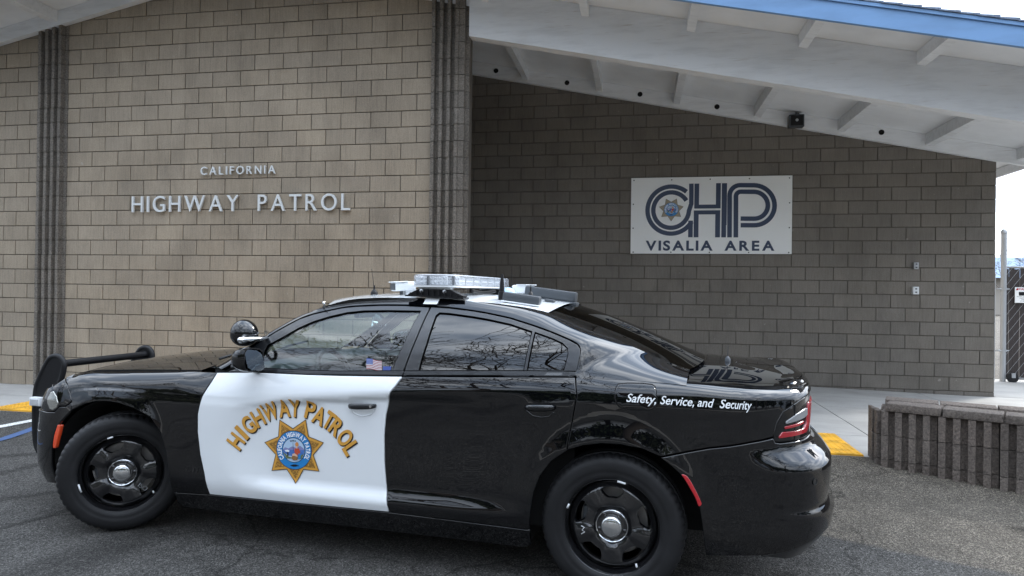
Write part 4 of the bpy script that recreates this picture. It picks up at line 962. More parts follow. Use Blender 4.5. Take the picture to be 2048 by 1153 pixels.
# window frames and glass
GF=[(1.003,1.039),(1.021,1.162),(1.102,1.211),(1.177,1.263),(1.257,1.303),(1.350,1.334),(1.449,1.358),(1.552,1.370),(1.710,1.375),(1.909,1.376),(1.895,1.306),(1.875,1.191),(1.848,1.060),(1.537,1.045),(1.239,1.039)]
GAP=[(.80,1.046),(.865,1.106),(.936,1.167),(1.032,1.242),(1.146,1.317),(1.225,1.348),(1.331,1.374),(1.403,1.390),(1.482,1.399),(1.640,1.408),(1.799,1.410),(1.958,1.407)]
GAPR=[(1.966,1.4065),(2.083,1.402),(2.232,1.388),(2.327,1.376),(2.460,1.354),(2.505,1.343),(2.608,1.317),(2.708,1.288),(2.806,1.254),(2.854,1.232),(2.871,1.213),(2.876,1.183),(2.869,1.136),(2.863,1.101)]
panel('window_frame',[(.80,1.030),(1.0,1.036),(1.24,1.036),(1.54,1.042),(1.846,1.057),(1.919,1.060),(1.946,1.233),(1.961,1.405)]+GAP[::-1][1:],M['trim'],fdoor,holes=[GF],step=.028,off=.001)
panel('door_glass',inset(GF,-.006),M['glass'],fdoor,off=-.007,flange=.001,step=.05,gap=0)
GR=[(2.012,1.067),(2.023,1.210),(2.024,1.356),(2.036,1.369),(2.097,1.367),(2.242,1.353),(2.337,1.341),(2.469,1.319),(2.597,1.285),(2.585,1.093)]
GQ=[(2.622,1.280),(2.714,1.254),(2.773,1.232),(2.801,1.209),(2.807,1.184),(2.798,1.126),(2.793,1.1005),(2.612,1.094)]
panel('window_frame',[(1.924,1.061),(2.01,1.065),(2.585,1.091),(2.863,1.0995)]+GAPR[::-1][1:]+[(1.950,1.233)],M['trim'],rdoor,holes=[GR,GQ],step=.028,off=.001)
panel('door_glass',inset(GR,-.006),M['privacy'],rdoor,off=-.007,flange=.001,step=.05,gap=0)
panel('quarter_glass',inset(GQ,-.006),M['privacy'],rdoor,off=-.006,flange=.001,step=.05,gap=0)
# flag sticker and blue sticker in the front door glass
def quad_uv(c,s,t): return (c[0][0]*(1-s)*(1-t)+c[1][0]*s*(1-t)+c[2][0]*s*t+c[3][0]*(1-s)*t, c[0][1]*(1-s)*(1-t)+c[1][1]*s*(1-t)+c[2][1]*s*t+c[3][1]*(1-s)*t)
fl=MB(); C4=[(1.694,1.064),(1.789,1.060),(1.776,1.111),(1.680,1.119)]
def fq(s0,t0,s1,t1,mi,o):
    n=5
    for i in range(n):
        a,b=s0+(s1-s0)*i/n,s0+(s1-s0)*(i+1)/n; w=lambda s:.05*math.sin(s*6)
        fl.add([Pn(*quad_uv(C4,s,t+w(s)),o)[0][:] for s,t in ((a,t0),(b,t0),(b,t1),(a,t1))],[(0,1,2,3)],mi)
for k in range(13): fq(0,k/13,1,(k+1)/13,0 if k%2==0 else 1,-.004)
fq(0,6/13,.42,1,2,-.0035)
for i in range(5):
    for j in range(4): fq(.03+.08*i,.50+.12*j,.06+.08*i,.55+.12*j,1,-.003)
fl.obj('flag_sticker',[M['flag_red'],M['flag_white'],M['flag_blue']],fdoor,fixn=False)
C5=[(1.795,1.057),(1.841,1.059),(1.840,1.084),(1.791,1.082)]
fl=MB(); fl.add([Pn(*p,-.004)[0][:] for p in C5],[(0,1,2,3)]); fl.obj('blue_sticker',M['flag_blue'],fdoor,fixn=False)
# roof rails / pillars
EE=[(.60,-.757,1.013),(.712,-.738,1.078),(.827,-.715,1.149),(.937,-.692,1.216),(1.017,-.675,1.264),(1.105,-.656,1.315),(1.194,-.638,1.360),(1.275,-.624,1.393),(1.363,-.611,1.421),(1.44,-.602,1.438),(1.57,-.592,1.450),(1.701,-.586,1.454),(1.833,-.583,1.453),(1.974,-.582,1.450),(2.128,-.583,1.444),(2.298,-.585,1.434),(2.428,-.585,1.423),(2.571,-.586,1.403),(2.66,-.588,1.383),(2.764,-.593,1.349),(2.925,-.605,1.295),(3.08,-.618,1.231),(3.231,-.633,1.171),(3.354,-.648,1.126),(3.415,-.656,1.110)]
def resamp(pts,n):
    pts=[Vector(p) for p in pts]; L=[0]
    for a,b in zip(pts,pts[1:]): L.append(L[-1]+(b-a).length)
    out=[]; j=0
    for i in range(n):
        s=L[-1]*i/(n-1)
        while j<len(L)-2 and L[j+1]<s: j+=1
        t=(s-L[j])/(L[j+1]-L[j]); 
        p0=pts[max(j-1,0)];p1=pts[j];p2=pts[j+1];p3=pts[min(j+2,len(pts)-1)]
        out.append(.5*((2*p1)+(p2-p0)*t+(2*p0-5*p1+4*p2-p3)*t*t+(3*p1-p0-3*p2+p3)*t**3))
    return out
# lower edge of the rail in (u,z): along the door gap, then along the belt to the tail
LOWC=[(.74,1.012)]+GAP[:]+GAPR[1:-1]+[(2.869,1.074)]
LOWB=[(3.0,1.071),(3.15,1.070),(3.3,1.066),(3.40,1.060)]
def gaplift(uv): return (uv[0],uv[1]+.006)
Lpts=[Pn(*gaplift(q),0)[0] for q in LOWC]; Tl=[]
pairs=[] # (lower uv, E arc position as x)
exx=[.60,.66,.74,.83,.94,1.07,1.17,1.29,1.38,1.47,1.62,1.79,1.95,2.08,2.23,2.33,2.46,2.51,2.62,2.72,2.82,2.93,2.99,3.05,3.11,3.16]
lowall=LOWC+LOWB; n=len(LOWC)
def Eat(x):
    tabx=[(p[0],p[2]) for p in EE]; taby=[(p[0],p[1]) for p in EE]; return Vector((x,lerp_tab(taby,x),lerp_tab(tabx,x)))
ex=[]
for i,q in enumerate(LOWC):
    if i<=11: ex.append(max(.60,q[0]-.13+.13*min(1,i/8.)))
    else:
        t=(i-12)/(n-13); ex.append(q[0] if q[0]<2.5 else q[0]+(3.10-2.866)*sst(2.45,2.87,q[0]) )
k0=[i for i,q in enumerate(LOWC) if q[0]>2.80][0]
# spread the tail of the door gap over the pillar edge
for i in range(k0,n): ex[i]=2.95+(3.16-2.95)*(i-k0)/(n-1-k0)
for j,q in enumerate(LOWB): ex.append([3.23,3.30,3.365,3.412][j])
low2=[];e2=[]
m=130
LV=resamp([(a,b,0) for a,b in lowall],m); arc=[0]
# parameter by index so that the pairing stays as listed
def interp_list(vals,t):
    i=min(int(t),len(vals)-2); f=t-i; return vals[i]*(1-f)+vals[i+1]*f
NV=10; V=[];F=[]
ns=96
exs=[interp_list(ex,(len(lowall)-1)*i/ns) for i in range(ns+1)]
for _ in range(14): exs=[exs[0]]+[(exs[i-1]+2*exs[i]+exs[i+1])/4 for i in range(1,ns)]+[exs[-1]]
for i in range(ns+1):
    t=(len(lowall)-1)*i/ns; j=min(int(t),len(lowall)-2); f=t-j
    # smooth (Catmull) in the lower curve
    g=[Vector((*lowall[max(0,min(len(lowall)-1,j+d))],0)) for d in (-1,0,1,2)]
    q=.5*((2*g[1])+(g[2]-g[0])*f+(2*g[0]-5*g[1]+4*g[2]-g[3])*f*f+(3*g[1]-g[0]-3*g[2]+g[3])*f**3)
    k_=1-sst(n-2.2,n-1.,t); u,z=q.x,q.y+.0055*k_
    exv=exs[i]; E=Eat(exv); L,nn=Pn(u,z,.0005*(1-k_)); L2,_=Pn(u,z+.004,.0005*(1-k_)); T=(L2-L).normalized(); D=(E-L).length
    kk=min(.62*D,max(.02,(E.z-L.z))*.95/max(T.z,.2)); P1=Vector(P(u+.45*(E.x-u),z+kk*T.z)); P1=P1.lerp(L+T*kk,.15)
    Pin=L-nn*.03
    V.append(Pin[:])
    for k in range(NV+1):
        s=k/NV; V.append(((1-s)**2*L+2*s*(1-s)*P1+s*s*E)[:])
    V.append((E+Vector((0,.012,-.012)))[:])
W_=NV+3
for i in range(ns):
    for k in range(W_-1): a=i*W_+k; F.append((a,a+W_,a+W_+1,a+1))
mb=MB(); mb.add(V,F); rail=mb.obj('roof_rail',M['black'],CAR,True,fixn=False); rail.data.set_sharp_from_angle(angle=R(50))
mirror_copy(rail,CAR)
# roof, windshield and rear window between the rails
def crown_patch(name,edge,cen,m,nt_=17,inner=.0,pw=2.0,smooth=True):
    V=[];F=[]; k=len(edge)
    for e,c in zip(edge,cen):
        for j in range(nt_):
            t=-1+2*j/(nt_-1); a=abs(t)**pw; V.append((c[0]+(e[0]-c[0])*a,(-e[1])*t,c[1]+(e[2]-c[1])*a))
    for i in range(k-1):
        for j in range(nt_-1): a=i*nt_+j; F.append((a,a+nt_,a+nt_+1,a+1))
    mb=MB(); mb.add(V,F); return mb.obj(name,m,CAR,smooth)
def Er(x,dz=0,dy=0.): p=Eat(x); return (p.x,p.y+dy,p.z+dz)
xs_=[1.30+.07*i for i in range(20)]+[2.645]
roofm=crown_patch('roof',[Er(x,-.003,.002) for x in xs_],[(x+(.035 if x>2.5 else 0)*(x-2.5)/.145-(.15*(1.45-x)/.15 if x<1.45 else 0),lerp_tab([(1.30,1.446),(1.37,1.466),(1.45,1.476),(1.7,1.484),(2.0,1.483),(2.3,1.469),(2.5,1.452),(2.7,1.424)],x)) for x in xs_],M['white'],21)
roofm['label']='white roof panel'
ws_e=[.60,.712,.827,.937,1.017,1.105,1.194,1.295]
crown_patch('windshield',[Er(x,-.006,.004) for x in ws_e],[(x-.20+.05*sst(.6,1.3,x),lerp_tab([(.60,1.03),(.827,1.175),(1.017,1.29),(1.194,1.390),(1.295,1.444)],x)) for x in ws_e],M['glass'],15)
rw_e=[2.652,2.764,2.85,2.925,3.0,3.08,3.155,3.231,3.30,3.354,3.40]
crown_patch('rear_window',[Er(x,-.008,.004) for x in rw_e],[(x+.035+.055*sst(2.65,3.4,x),lerp_tab([(2.652,1.421),(2.764,1.388),(2.925,1.328),(3.08,1.262),(3.231,1.192),(3.354,1.137),(3.40,1.120)],x)) for x in rw_e],M['rearglass'],17)
# hood and trunk lid: sunburst patches inside the shoulder line
def burst(name,us,spine,m,t0,t1,nt_=12,pw=2.2,dz=0.,lip=0.):
    V=[];F=[];k=len(us); cols=[]
    for u in us:
        b=Vector(P(u,zb(u)-.001)); s=spine(b); row=[]
        for j in range(nt_+1):
            t=t0+(t1-t0)*j/nt_; q=b.lerp(s,t); q.z=b.z+(s.z-b.z)*(1-(1-t)**pw)+dz+lip*sst(3.95,4.15,u)*math.exp(-((t*(s-b).length-.06)/.075)**2)*sst(0,.028,t*(s-b).length); row.append(q)
        cols.append(row)
    for row in cols: V+=[p[:] for p in row]
    for i in range(k-1):
        for j in range(nt_): a=i*(nt_+1)+j; F.append((a,a+nt_+1,a+nt_+2,a+1))
    o0=len(V)
    # edge flange
    for row in cols: p=row[0]; V.append((p.x,p.y,p.z-.02))
    for i in range(k-1): F.append((i*(nt_+1),o0+i,o0+i+1,(i+1)*(nt_+1)))
    o=mesh(name,V,[q[::-1] for q in F] if False else F,m,CAR,True); 
    v2=[(p[0],-p[1],p[2]) for p in V]; kk=len(V)
    me=o.data; me.clear_geometry(); me.from_pydata([tuple(p) for p in V]+v2,[],F+[tuple(i+kk for i in q)[::-1] for q in F]); 
    bm=bmesh.new(); bm.from_mesh(me); bmesh.ops.remove_doubles(bm,verts=bm.verts[:],dist=1e-4); bmesh.ops.recalc_face_normals(bm,faces=bm.faces[:])
    if sum(q.normal.z for q in bm.faces)<0: bmesh.ops.reverse_faces(bm,faces=bm.faces[:])
    bm.to_mesh(me); bm.free()
    me.polygons.foreach_set('use_smooth',[True]*len(me.polygons)); me.set_sharp_from_angle(angle=R(45)); return o
def hspine(b):
    x=min(max(b.x+.12*0,-.62),.50); z=lerp_tab([(-.95,.895),(-.62,.945),(-.36,.992),(0.,1.034),(.3,1.050),(.55,1.052)],x); return Vector((x if b.x>-.62 else -.62,0,z))
us=[.58-.04*i for i in range(29)]+[-.58-.03*i for i in range(22)]
hood=burst('hood',us,hspine,M['black'],.022,1.,14,2.0)
# raised dome creases on the hood
for s in (-1,1):
    mb=MB(); pts=[(-.60,.30*s,.938),(-.36,.34*s,.983),(0,.38*s,1.019),(.36,.42*s,1.034)]; 
def tspine(b):
    x=min(b.x,3.96); z=lerp_tab([(3.35,1.104),(3.6,1.098),(3.9,1.091),(3.98,1.092),(4.1,1.100)],x); return Vector((min(x,3.66) if x>3.40 else 3.48,0,z))
us=[3.36+.0225*i for i in range(46)]
us=[u for u in us if u<4.3998]+[4.3998]
trunk=burst('trunk_lid',us,tspine,M['black'],.073,1.,22,2.2,.001,.018)
burst('deck_edge',us,tspine,M['black'],0.,.068,8,2.2,0.,.018)
# cowl panel with wipers
V=[];F=[]
for i in range(13):
    t=-1+2*i/12; y=.74*t; xb=.30+.26*t*t+.02; z=1.045-.032*t*t
    V+=[(xb-.02,y,z-.004),(xb+.17-.04*t*t,y,z-.012)]
for i in range(12): F.append((2*i,2*i+1,2*i+3,2*i+2))
mb=MB(); mb.add(V,F); mb.obj('cowl',M['plastic'],CAR)
for y0,y1 in ((-.60,.0),(-.05,.55)):
    mb=MB(); mb.tube([(.52,y0,1.046),(.46,(y0+y1)/2,1.066),(.42,y1,1.078)],.008,6); mb.obj('wiper',M['plastic'],CAR,True)
# ---- dark insides: tub, engine bay, liners
def inner(): 
    mb=MB()
    mb.box((.50,-.84,.20),(2.62,.84,.28)).box((.52,-.80,.28),(2.84,-.77,.97)).box((.52,.77,.28),(2.84,.80,.97)).box((.46,-.80,.28),(.54,.80,.98)).box((-.62,-.50,.22),(.46,.50,.86)).box((2.62,-.50,.24),(3.92,.50,1.02)).box((3.56,-.80,.34),(3.90,.80,.98)).box((2.80,-.62,.80),(3.56,.62,1.05)).box((-.60,-.70,.86),(.44,.70,.89))
    mb.obj('inner_body',M['gap'],CAR)
inner()
def liner(cx,cz):
    mb=MB(); n=20; v=[];f=[]
    for i in range(n+1):
        a=.02+(math.pi-.04)*i/n; c,s=math.cos(a),math.sin(a); rx,rz=.475,.455
        v+=[(cx+rx*c,-.905,cz+rz*s),(cx+rx*c,-.52,cz+rz*s),(cx,-.52,cz)]
    for i in range(n): a=3*i; f+=[(a,a+1,a+4,a+3),(a+1,a+2,a+5,a+4)]
    mb.add(v,f); both(mb,'wheel_liner',M['liner'],CAR,False)
liner(0.,.345); liner(3.06,.325)
# ---- wheels
def wheel(name,parent,loc,rz,far=False):
    e=empty(name); e.parent=parent; e.location=loc; e.rotation_euler=(0,0,rz); return e
RT=.360
def tyre_mesh():
    n=168; prof=[(.232,.100),(.236,.112),(.246,.121),(.262,.1235),(.275,.1220),(.278,.1235),(.292,.1245),(.312,.1235),(.330,.1185),(.343,.108)]
    tread=[(.350,.098),(.3545,.086),(.3575,.066),(.3505,.064),(.3505,.058),(.3590,.056),(.3600,.022),(.3525,.020),(.3525,.014),(.3602,.012)]
    full=[(r,-y) for r,y in prof+tread]+[(r,y) for r,y in (prof+tread)[::-1]]
    v=[];f=[]
    for i,(r,y) in enumerate(full):
        for k in range(n):
            q=2*math.pi*k/n; rr=r
            if r>.340 and r<.3583 and abs(y)>.064 and (k%3==0): rr=r-.006
            v.append((rr*math.cos(q),y,rr*math.sin(q)))
    for i in range(len(full)-1):
        for k in range(n): f.append((i*n+k,(i+1)*n+k,(i+1)*n+(k+1)%n,i*n+(k+1)%n))
    me=bpy.data.meshes.new('tyre'); me.from_pydata(v,[],f); me.materials.append(M['rubber']); me.update()
    bm=bmesh.new(); bm.from_mesh(me); bmesh.ops.recalc_face_normals(bm,faces=bm.faces[:]); bm.to_mesh(me); bm.free()
    me.polygons.foreach_set('use_smooth',[True]*len(me.polygons)); me.set_sharp_from_angle(angle=R(35)); return me
def rim_mesh():
    # pressed steel disc with five windows, built as a height field over the wheel plane
    Rr=.216; out=[(Rr*math.cos(2*math.pi*k/110),Rr*math.sin(2*math.pi*k/110)) for k in range(110)]
    holes=[]
    for i in range(5):
        a0=math.pi/2+2*math.pi*i/5; h=[]
        for r,da in ((.134,-.17),(.136,0),(.134,.17),(.154,.29),(.180,.345),(.190,.28),(.193,.0),(.190,-.28),(.180,-.345),(.154,-.29)): h.append((r*math.cos(a0+da),r*math.sin(a0+da)))
        holes.append(smooth_poly(h,set(),2))
    cen=[(.07*math.cos(2*math.pi*k/40),.07*math.sin(2*math.pi*k/40)) for k in range(40)]
    def yh(x,z):
        r=math.hypot(x,z); a=math.atan2(z,x)-math.pi/2; q=a*5/(2*math.pi); d=abs(q-round(q))     # 0 = window, .5 = spoke
        sp=sst(.27,.42,d); y=-.070-.012*sst(.07,.11,r)+.004
        y+=-.010*sp*sst(.08,.12,r)*(1-sst(.185,.214,r))
        y+=.020*sst(.185,.216,r)
        ew=(1-sst(.02,.055,abs(d-.30)))*sst(.10,.13,r)*(1-sst(.19,.21,r)); return y-.004*ew
    pts=list(out); ed=[(i,(i+1)%110) for i in range(110)]; rings=[]
    for h in holes+[cen]:
        k=len(pts); pts+=h; ed+=[(k+i,k+(i+1)%len(h)) for i in range(len(h))]; rings.append((k,len(h)))
    g=np.arange(-.215,.216,.0085); gx,gy=np.meshgrid(g,g); gp=np.stack([gx.ravel(),gy.ravel()],1); ok=(gp**2).sum(1)<.213**2
    for h in holes+[cen]: ok&=~pip(gp,h)
    gp=gp[ok]; bd=np.array(pts); gp=gp[((gp[:,None]-bd[None])**2).sum(-1).min(1)>.004**2]
    vo,eo,fo,ov,_,_=delaunay_2d_cdt([Vector(p) for p in pts]+[Vector(p) for p in gp],ed,[],0,1e-7)
    c=np.array([sum((vo[i] for i in q),Vector((0,0)))/len(q) for q in fo]); ok=(c**2).sum(1)<Rr*Rr
    for h in holes+[cen]: ok&=~pip(c,h)
    V=[(p.x,yh(p.x,p.y),p.y) for p in vo]; F=[tuple(q) for q,k in zip(fo,ok) if k]
    F=[q if ((vo[q[1]]-vo[q[0]]).cross(vo[q[2]]-vo[q[0]]))>0 else q[::-1] for q in F]; back={}
    for i,o in enumerate(ov):
        for q in o: back[q]=i
    for k,cnt in rings[:5]:
        b=len(V); ii=[back[k+i] for i in range(cnt)]
        hc=[sum(V[i][0] for i in ii)/cnt,sum(V[i][2] for i in ii)/cnt]
        for i in ii: p=V[i]; V.append((p[0]+(hc[0]-p[0])*.10,p[1]+.022,p[2]+(hc[1]-p[2])*.10))
        for i in range(cnt): j=(i+1)%cnt; F.append((ii[i],ii[j],b+j,b+i))
    mb=MB(); mb.add(V,F)
    # barrel steps out to the flange
    mb.lathe([(.2155,-.0635),(.218,-.052),(.221,-.060),(.226,-.090),(.2315,-.103),(.2365,-.112),(.2425,-.1165),(.2445,-.113),(.2440,-.106),(.238,-.10)],110,'y')
    mb.lathe([(.214,-.06),(.205,.06),(.20,.10)],60,'y')
    me=bpy.data.meshes.new('rim'); me.from_pydata(mb.v,[],mb.f); me.materials.append(M['rim']); me.update(); me.polygons.foreach_set('use_smooth',[True]*len(me.polygons)); me.set_sharp_from_angle(angle=R(38)); return me
TY,RM=tyre_mesh(),rim_mesh()
def mk(name,mb,m,par,smooth=True,sharp=38): return mb.obj(name,m,par,smooth,sharp)
def build_wheel(loc,rz,far=False):
    e=wheel('wheel',CAR,loc,rz+(math.pi if far else 0))
    link('tyre',TY,e); link('rim',RM,e)
    mk('hub_ring',MB().lathe([(.072,-.070),(.080,-.082),(.0815,-.088),(.079,-.091),(.0755,-.089)],48,'y'),M['chrome'],e)
    mk('hub_recess',MB().lathe([(.077,-.086),(.068,-.082),(.056,-.080),(.050,-.083)],40,'y'),M['rim'],e)
    mk('hub_cap',MB().lathe([(.054,-.080),(.054,-.094),(.0525,-.104),(.047,-.112),(.0425,-.1135),(.041,-.1115),(.0385,-.1115),(.037,-.1155),(.030,-.118),(0,-.119)],48,'y'),M['chrome'],e)
    for i in range(5):
        a=math.pi/2+math.pi/5+2*math.pi*i/5; mk('lug_nut',MB().lathe([(.0105,-.078),(.0105,-.088),(.006,-.091),(0,-.091)],6,'y',(.065*math.cos(a),0,.065*math.sin(a))),M['rim'],e,False)
    mk('brake_disc',MB().lathe([(.06,.0),(.168,.0),(.17,.02),(.06,.02)],48,'y'),M['brass'],e)
    mk('brake_caliper',MB().box((-.155,-.03,-.06),(-.10,.05,.07),bev=.01),M['greybox'],e)
    mk('valve_stem',MB().tube([(.12,-.085,-.176),(.125,-.104,-.182)],.005,8),M['whiteplastic'],e)
    return e
rw=build_wheel((3.052,-.805,.350),0); fw=build_wheel((0,-.805,.356),R(35.4)); build_wheel((3.052,.805,.356),0,True); build_wheel((0,.805,.356),R(35.4),True)
fw.rotation_euler=(0,R(-18),R(35.4)); fw.rotation_mode='XYZ'
def balance(e,a,wd=.04):
    p=[(.231*math.cos(a+t),-.119,.231*math.sin(a+t)) for t in (-wd/.46,0,wd/.46)]; mb=MB(); mb.tube(p,.0055,6); mb.obj('balance_weight',M['whiteplastic'],e,True)
balance(rw,R(78)); balance(rw,R(158),.022); balance(fw,R(88),.03); balance(fw,R(180),.05)
def chalk(e,body,r,al,rot,size,y=-.0985):
    v,f=text_mesh(body,size,bold=-.001); al=R(al); rot=R(rot); mesh('chalk_mark',[(r*math.cos(al)+p[0]*math.cos(rot)-p[1]*math.sin(rot),y-.002,r*math.sin(al)+p[0]*math.sin(rot)+p[1]*math.cos(rot)) for p in v],f,M['lensgrey'],e)
chalk(fw,'ISO',.150,-63,-55,.040)
mb=MB(); mb.tube([(-.150,-.100,-.012),(-.135,-.101,-.018),(-.146,-.101,-.032),(-.132,-.101,-.040),(-.150,-.100,-.052)],.0022,5); mb.obj('chalk_mark',M['whiteplastic'],rw,True)
p_,n_=Pn(4.065,.631,.001); mb=MB(); q=n_.to_track_quat('Y','Z').to_matrix().to_4x4(); mb.lathe([(.016,.0),(.016,.002),(.0135,.002),(.0135,.0),(0,.0005)],20,'y',M=Matrix.Translation(p_)@q); mb.obj('parking_sensor',M['trim'],rbump,True,40)
# ---- side mirrors
mb=MB(); n=18; 
V=[];F=[]
prof=[(0.,.0,.0),(.012,.55,.5),(.035,.8,.75),(.07,.96,.93),(.105,1.,1.),(.125,.985,.985)]
for d,a,b in prof:
    for k in range(n):
        t=2*math.pi*k/n; c,s=math.cos(t),math.sin(t); sq=(abs(c)**4.2+abs(s)**4.2)**(-1/4.2); V.append((.955+d,-1.015+.088*a*c*sq,1.100+.068*b*s*sq-.012*c*a))
for i in range(len(prof)-1):
    for k in range(n): F.append((i*n+k,i*n+(k+1)%n,(i+1)*n+(k+1)%n,(i+1)*n+k))
mb.add(V,F); mb.tube([(1.02,-.955,1.055),(1.01,-.90,1.035),(1.00,-.868,1.035)],[.030,.026,.03],10)
mir=both(mb,'side_mirror',M['black'],CAR,True,50)
V=[];F=[]
for k in range(n):
    t=2*math.pi*k/n; c,s=math.cos(t),math.sin(t); sq=(abs(c)**4.2+abs(s)**4.2)**(-1/4.2); V.append((1.084-.014*s*sq,-1.015+.078*c*sq,1.100+.058*s*sq-.011*c))
V.append((1.084,-1.015,1.10)); F=[(k,(k+1)%n,n) for k in range(n)]
mb=MB(); mb.add(V,F); both(mb,'mirror_glass',M['mirror'],mir,False)
V=[]; 
for r in (.985,.90):
    for k in range(n):
        t=2*math.pi*k/n; c,s=math.cos(t),math.sin(t); sq=(abs(c)**4.2+abs(s)**4.2)**(-1/4.2); V.append((1.080,-1.015+.088*r*c*sq,1.100+.068*r*s*sq-.012*c))
mb=MB(); mb.add(V,[(k,(k+1)%n,n+(k+1)%n,n+k) for k in range(n)]); both(mb,'mirror_bezel',M['plastic'],mir,False)
# ---- spotlights on the A pillars
ax=Vector((-.80,.52,.12)).normalized(); q=ax.to_track_quat('X','Z').to_matrix().to_4x4(); T=Matrix.Translation((.882,-.835,1.232))@q
mb=MB(); mb.lathe([(0,-.074),(.025,-.072),(.048,-.060),(.066,-.037),(.076,-.008),(.0795,.012),(.080,.024),(.077,.028)],32,'x',M=T); spot=both(mb,'spotlight',M['black'],CAR,True,60)
mb=MB(); mb.lathe([(.078,.026),(.06,.012),(.03,-.02),(0,-.03)],32,'x',M=T); both(mb,'reflector',M['chrome'],spot,True)
mb=MB(); mb.tube([(.950,-.962,1.204),(.985,-.93,1.207),(1.01,-.88,1.207),(1.0,-.81,1.209),(.965,-.745,1.214)],[.015,.0135,.0125,.014,.018],12); mb.lathe([(0,-.018),(.013,-.013),(.018,0),(.013,.013),(0,.018)],14,'x',(.950,-.965,1.204))
mb.tube([(.950,-.965,1.204),(.92,-.89,1.222)],[.012,.014],10); mb.tube([(.975,-.76,1.210),(.945,-.715,1.228),(.925,-.70,1.238)],[.014,.017,.010],12); both(mb,'spotlight_arm',M['chrome'],spot,True,60)
# toll tag / clip on the pillar
mb=MB(); mb.tube([(1.285,-.640,1.380),(1.292,-.652,1.405),(1.290,-.655,1.425)],[.007,.006,.008],8); mb.obj('pillar_clip',M['chrome'],CAR,True)
# ---- light bar
def rrect(x0,x1,y0,y1,r,n=8):
    out=[]
    for cx,cy,a in ((x1-r,y1-r,0),(x0+r,y1-r,90),(x0+r,y0+r,180),(x1-r,y0+r,270)):
        out+=[(cx+r*math.cos(R(a+90*i/n)),cy+r*math.sin(R(a+90*i/n))) for i in range(n+1)]
    return out
bar=MB().prism(rrect(1.815,2.105,-.605,.605,.10),'z',1.519,1.529).obj('light_bar',M['whiteplastic'],CAR,True,35); bar['label']='clear roof light bar'
mb=MB(); 
for z0,z1,ins in ((1.529,1.583,0.),): 
    p=rrect(1.815,2.105,-.605,.605,.10); q=rrect(1.822,2.098,-.598,.598,.096); n=len(p)
    v=[(a,b,z0) for a,b in p]+[(a,b,z1) for a,b in p]+[(a,b,z1+.010) for a,b in q]; f=[(i,(i+1)%n,n+(i+1)%n,n+i) for i in range(n)]+[(n+i,n+(i+1)%n,2*n+(i+1)%n,2*n+i) for i in range(n)]+[tuple(range(2*n,3*n))]
    mb.add(v,f)
mb.obj('clear_dome',M['lens'],bar,True,35)
q=rrect(1.835,2.085,-.585,.585,.09); MB().prism(q,'z',1.587,1.5905).obj('top_plate',M['whiteplastic'],bar)
MB().box((1.90,-.55,1.53),(2.03,.55,1.545)).obj('circuit_tray',M['alu'],bar)
def module(x,y,dx,dy,z0=1.533,z1=1.584,rz=0.):
    mb=MB(); c,s=math.cos(rz),math.sin(rz); T=Matrix(((c,-s,0,x),(s,c,0,y),(0,0,1,0),(0,0,0,1)))
    mb.box((-dx/2,-dy/2,z0),(dx/2,dy/2,z1),0,.004,T); k=6
    for i in range(k):
        for j in range(2):
            y0=-dy/2+dy*(i+.1)/k; y1=-dy/2+dy*(i+.9)/k; zz0=z0+(z1-z0)*(j*.5+.06); zz1=z0+(z1-z0)*(j*.5+.44); xx=dx/2
            v=[(xx,y0,zz0),(xx,y1,zz0),(xx,y1,zz1),(xx,y0,zz1),(xx+.006,(y0+y1)/2,(zz0+zz1)/2)]; mb.add([(T@Vector(p))[:] for p in v],[(0,1,4),(1,2,4),(2,3,4),(3,0,4)],1)
    mb.obj('led_module',[M['whiteplastic'],M['lensgrey']],bar,fixn=True)
for y in (-.40,-.25,-.10,.05,.20,.35,.48): module(2.055,y,.03,.125)
for y in (-.40,-.20,0.,.20,.40): module(1.86,y,.03,.15,rz=math.pi)
module(1.96,-.565,.03,.17,rz=-math.pi/2); module(1.865,-.535,.03,.10,rz=-math.pi*.75); module(2.052,-.53,.03,.10,rz=-math.pi*.25); module(1.96,.565,.03,.17,rz=math.pi/2)
for x,y in ((1.935,-.600),(2.075,-.555)): MB().box((x-.006,y-.004,1.53),(x+.006,y+.012,1.583)).obj('dome_seam',M['greybox'],bar)
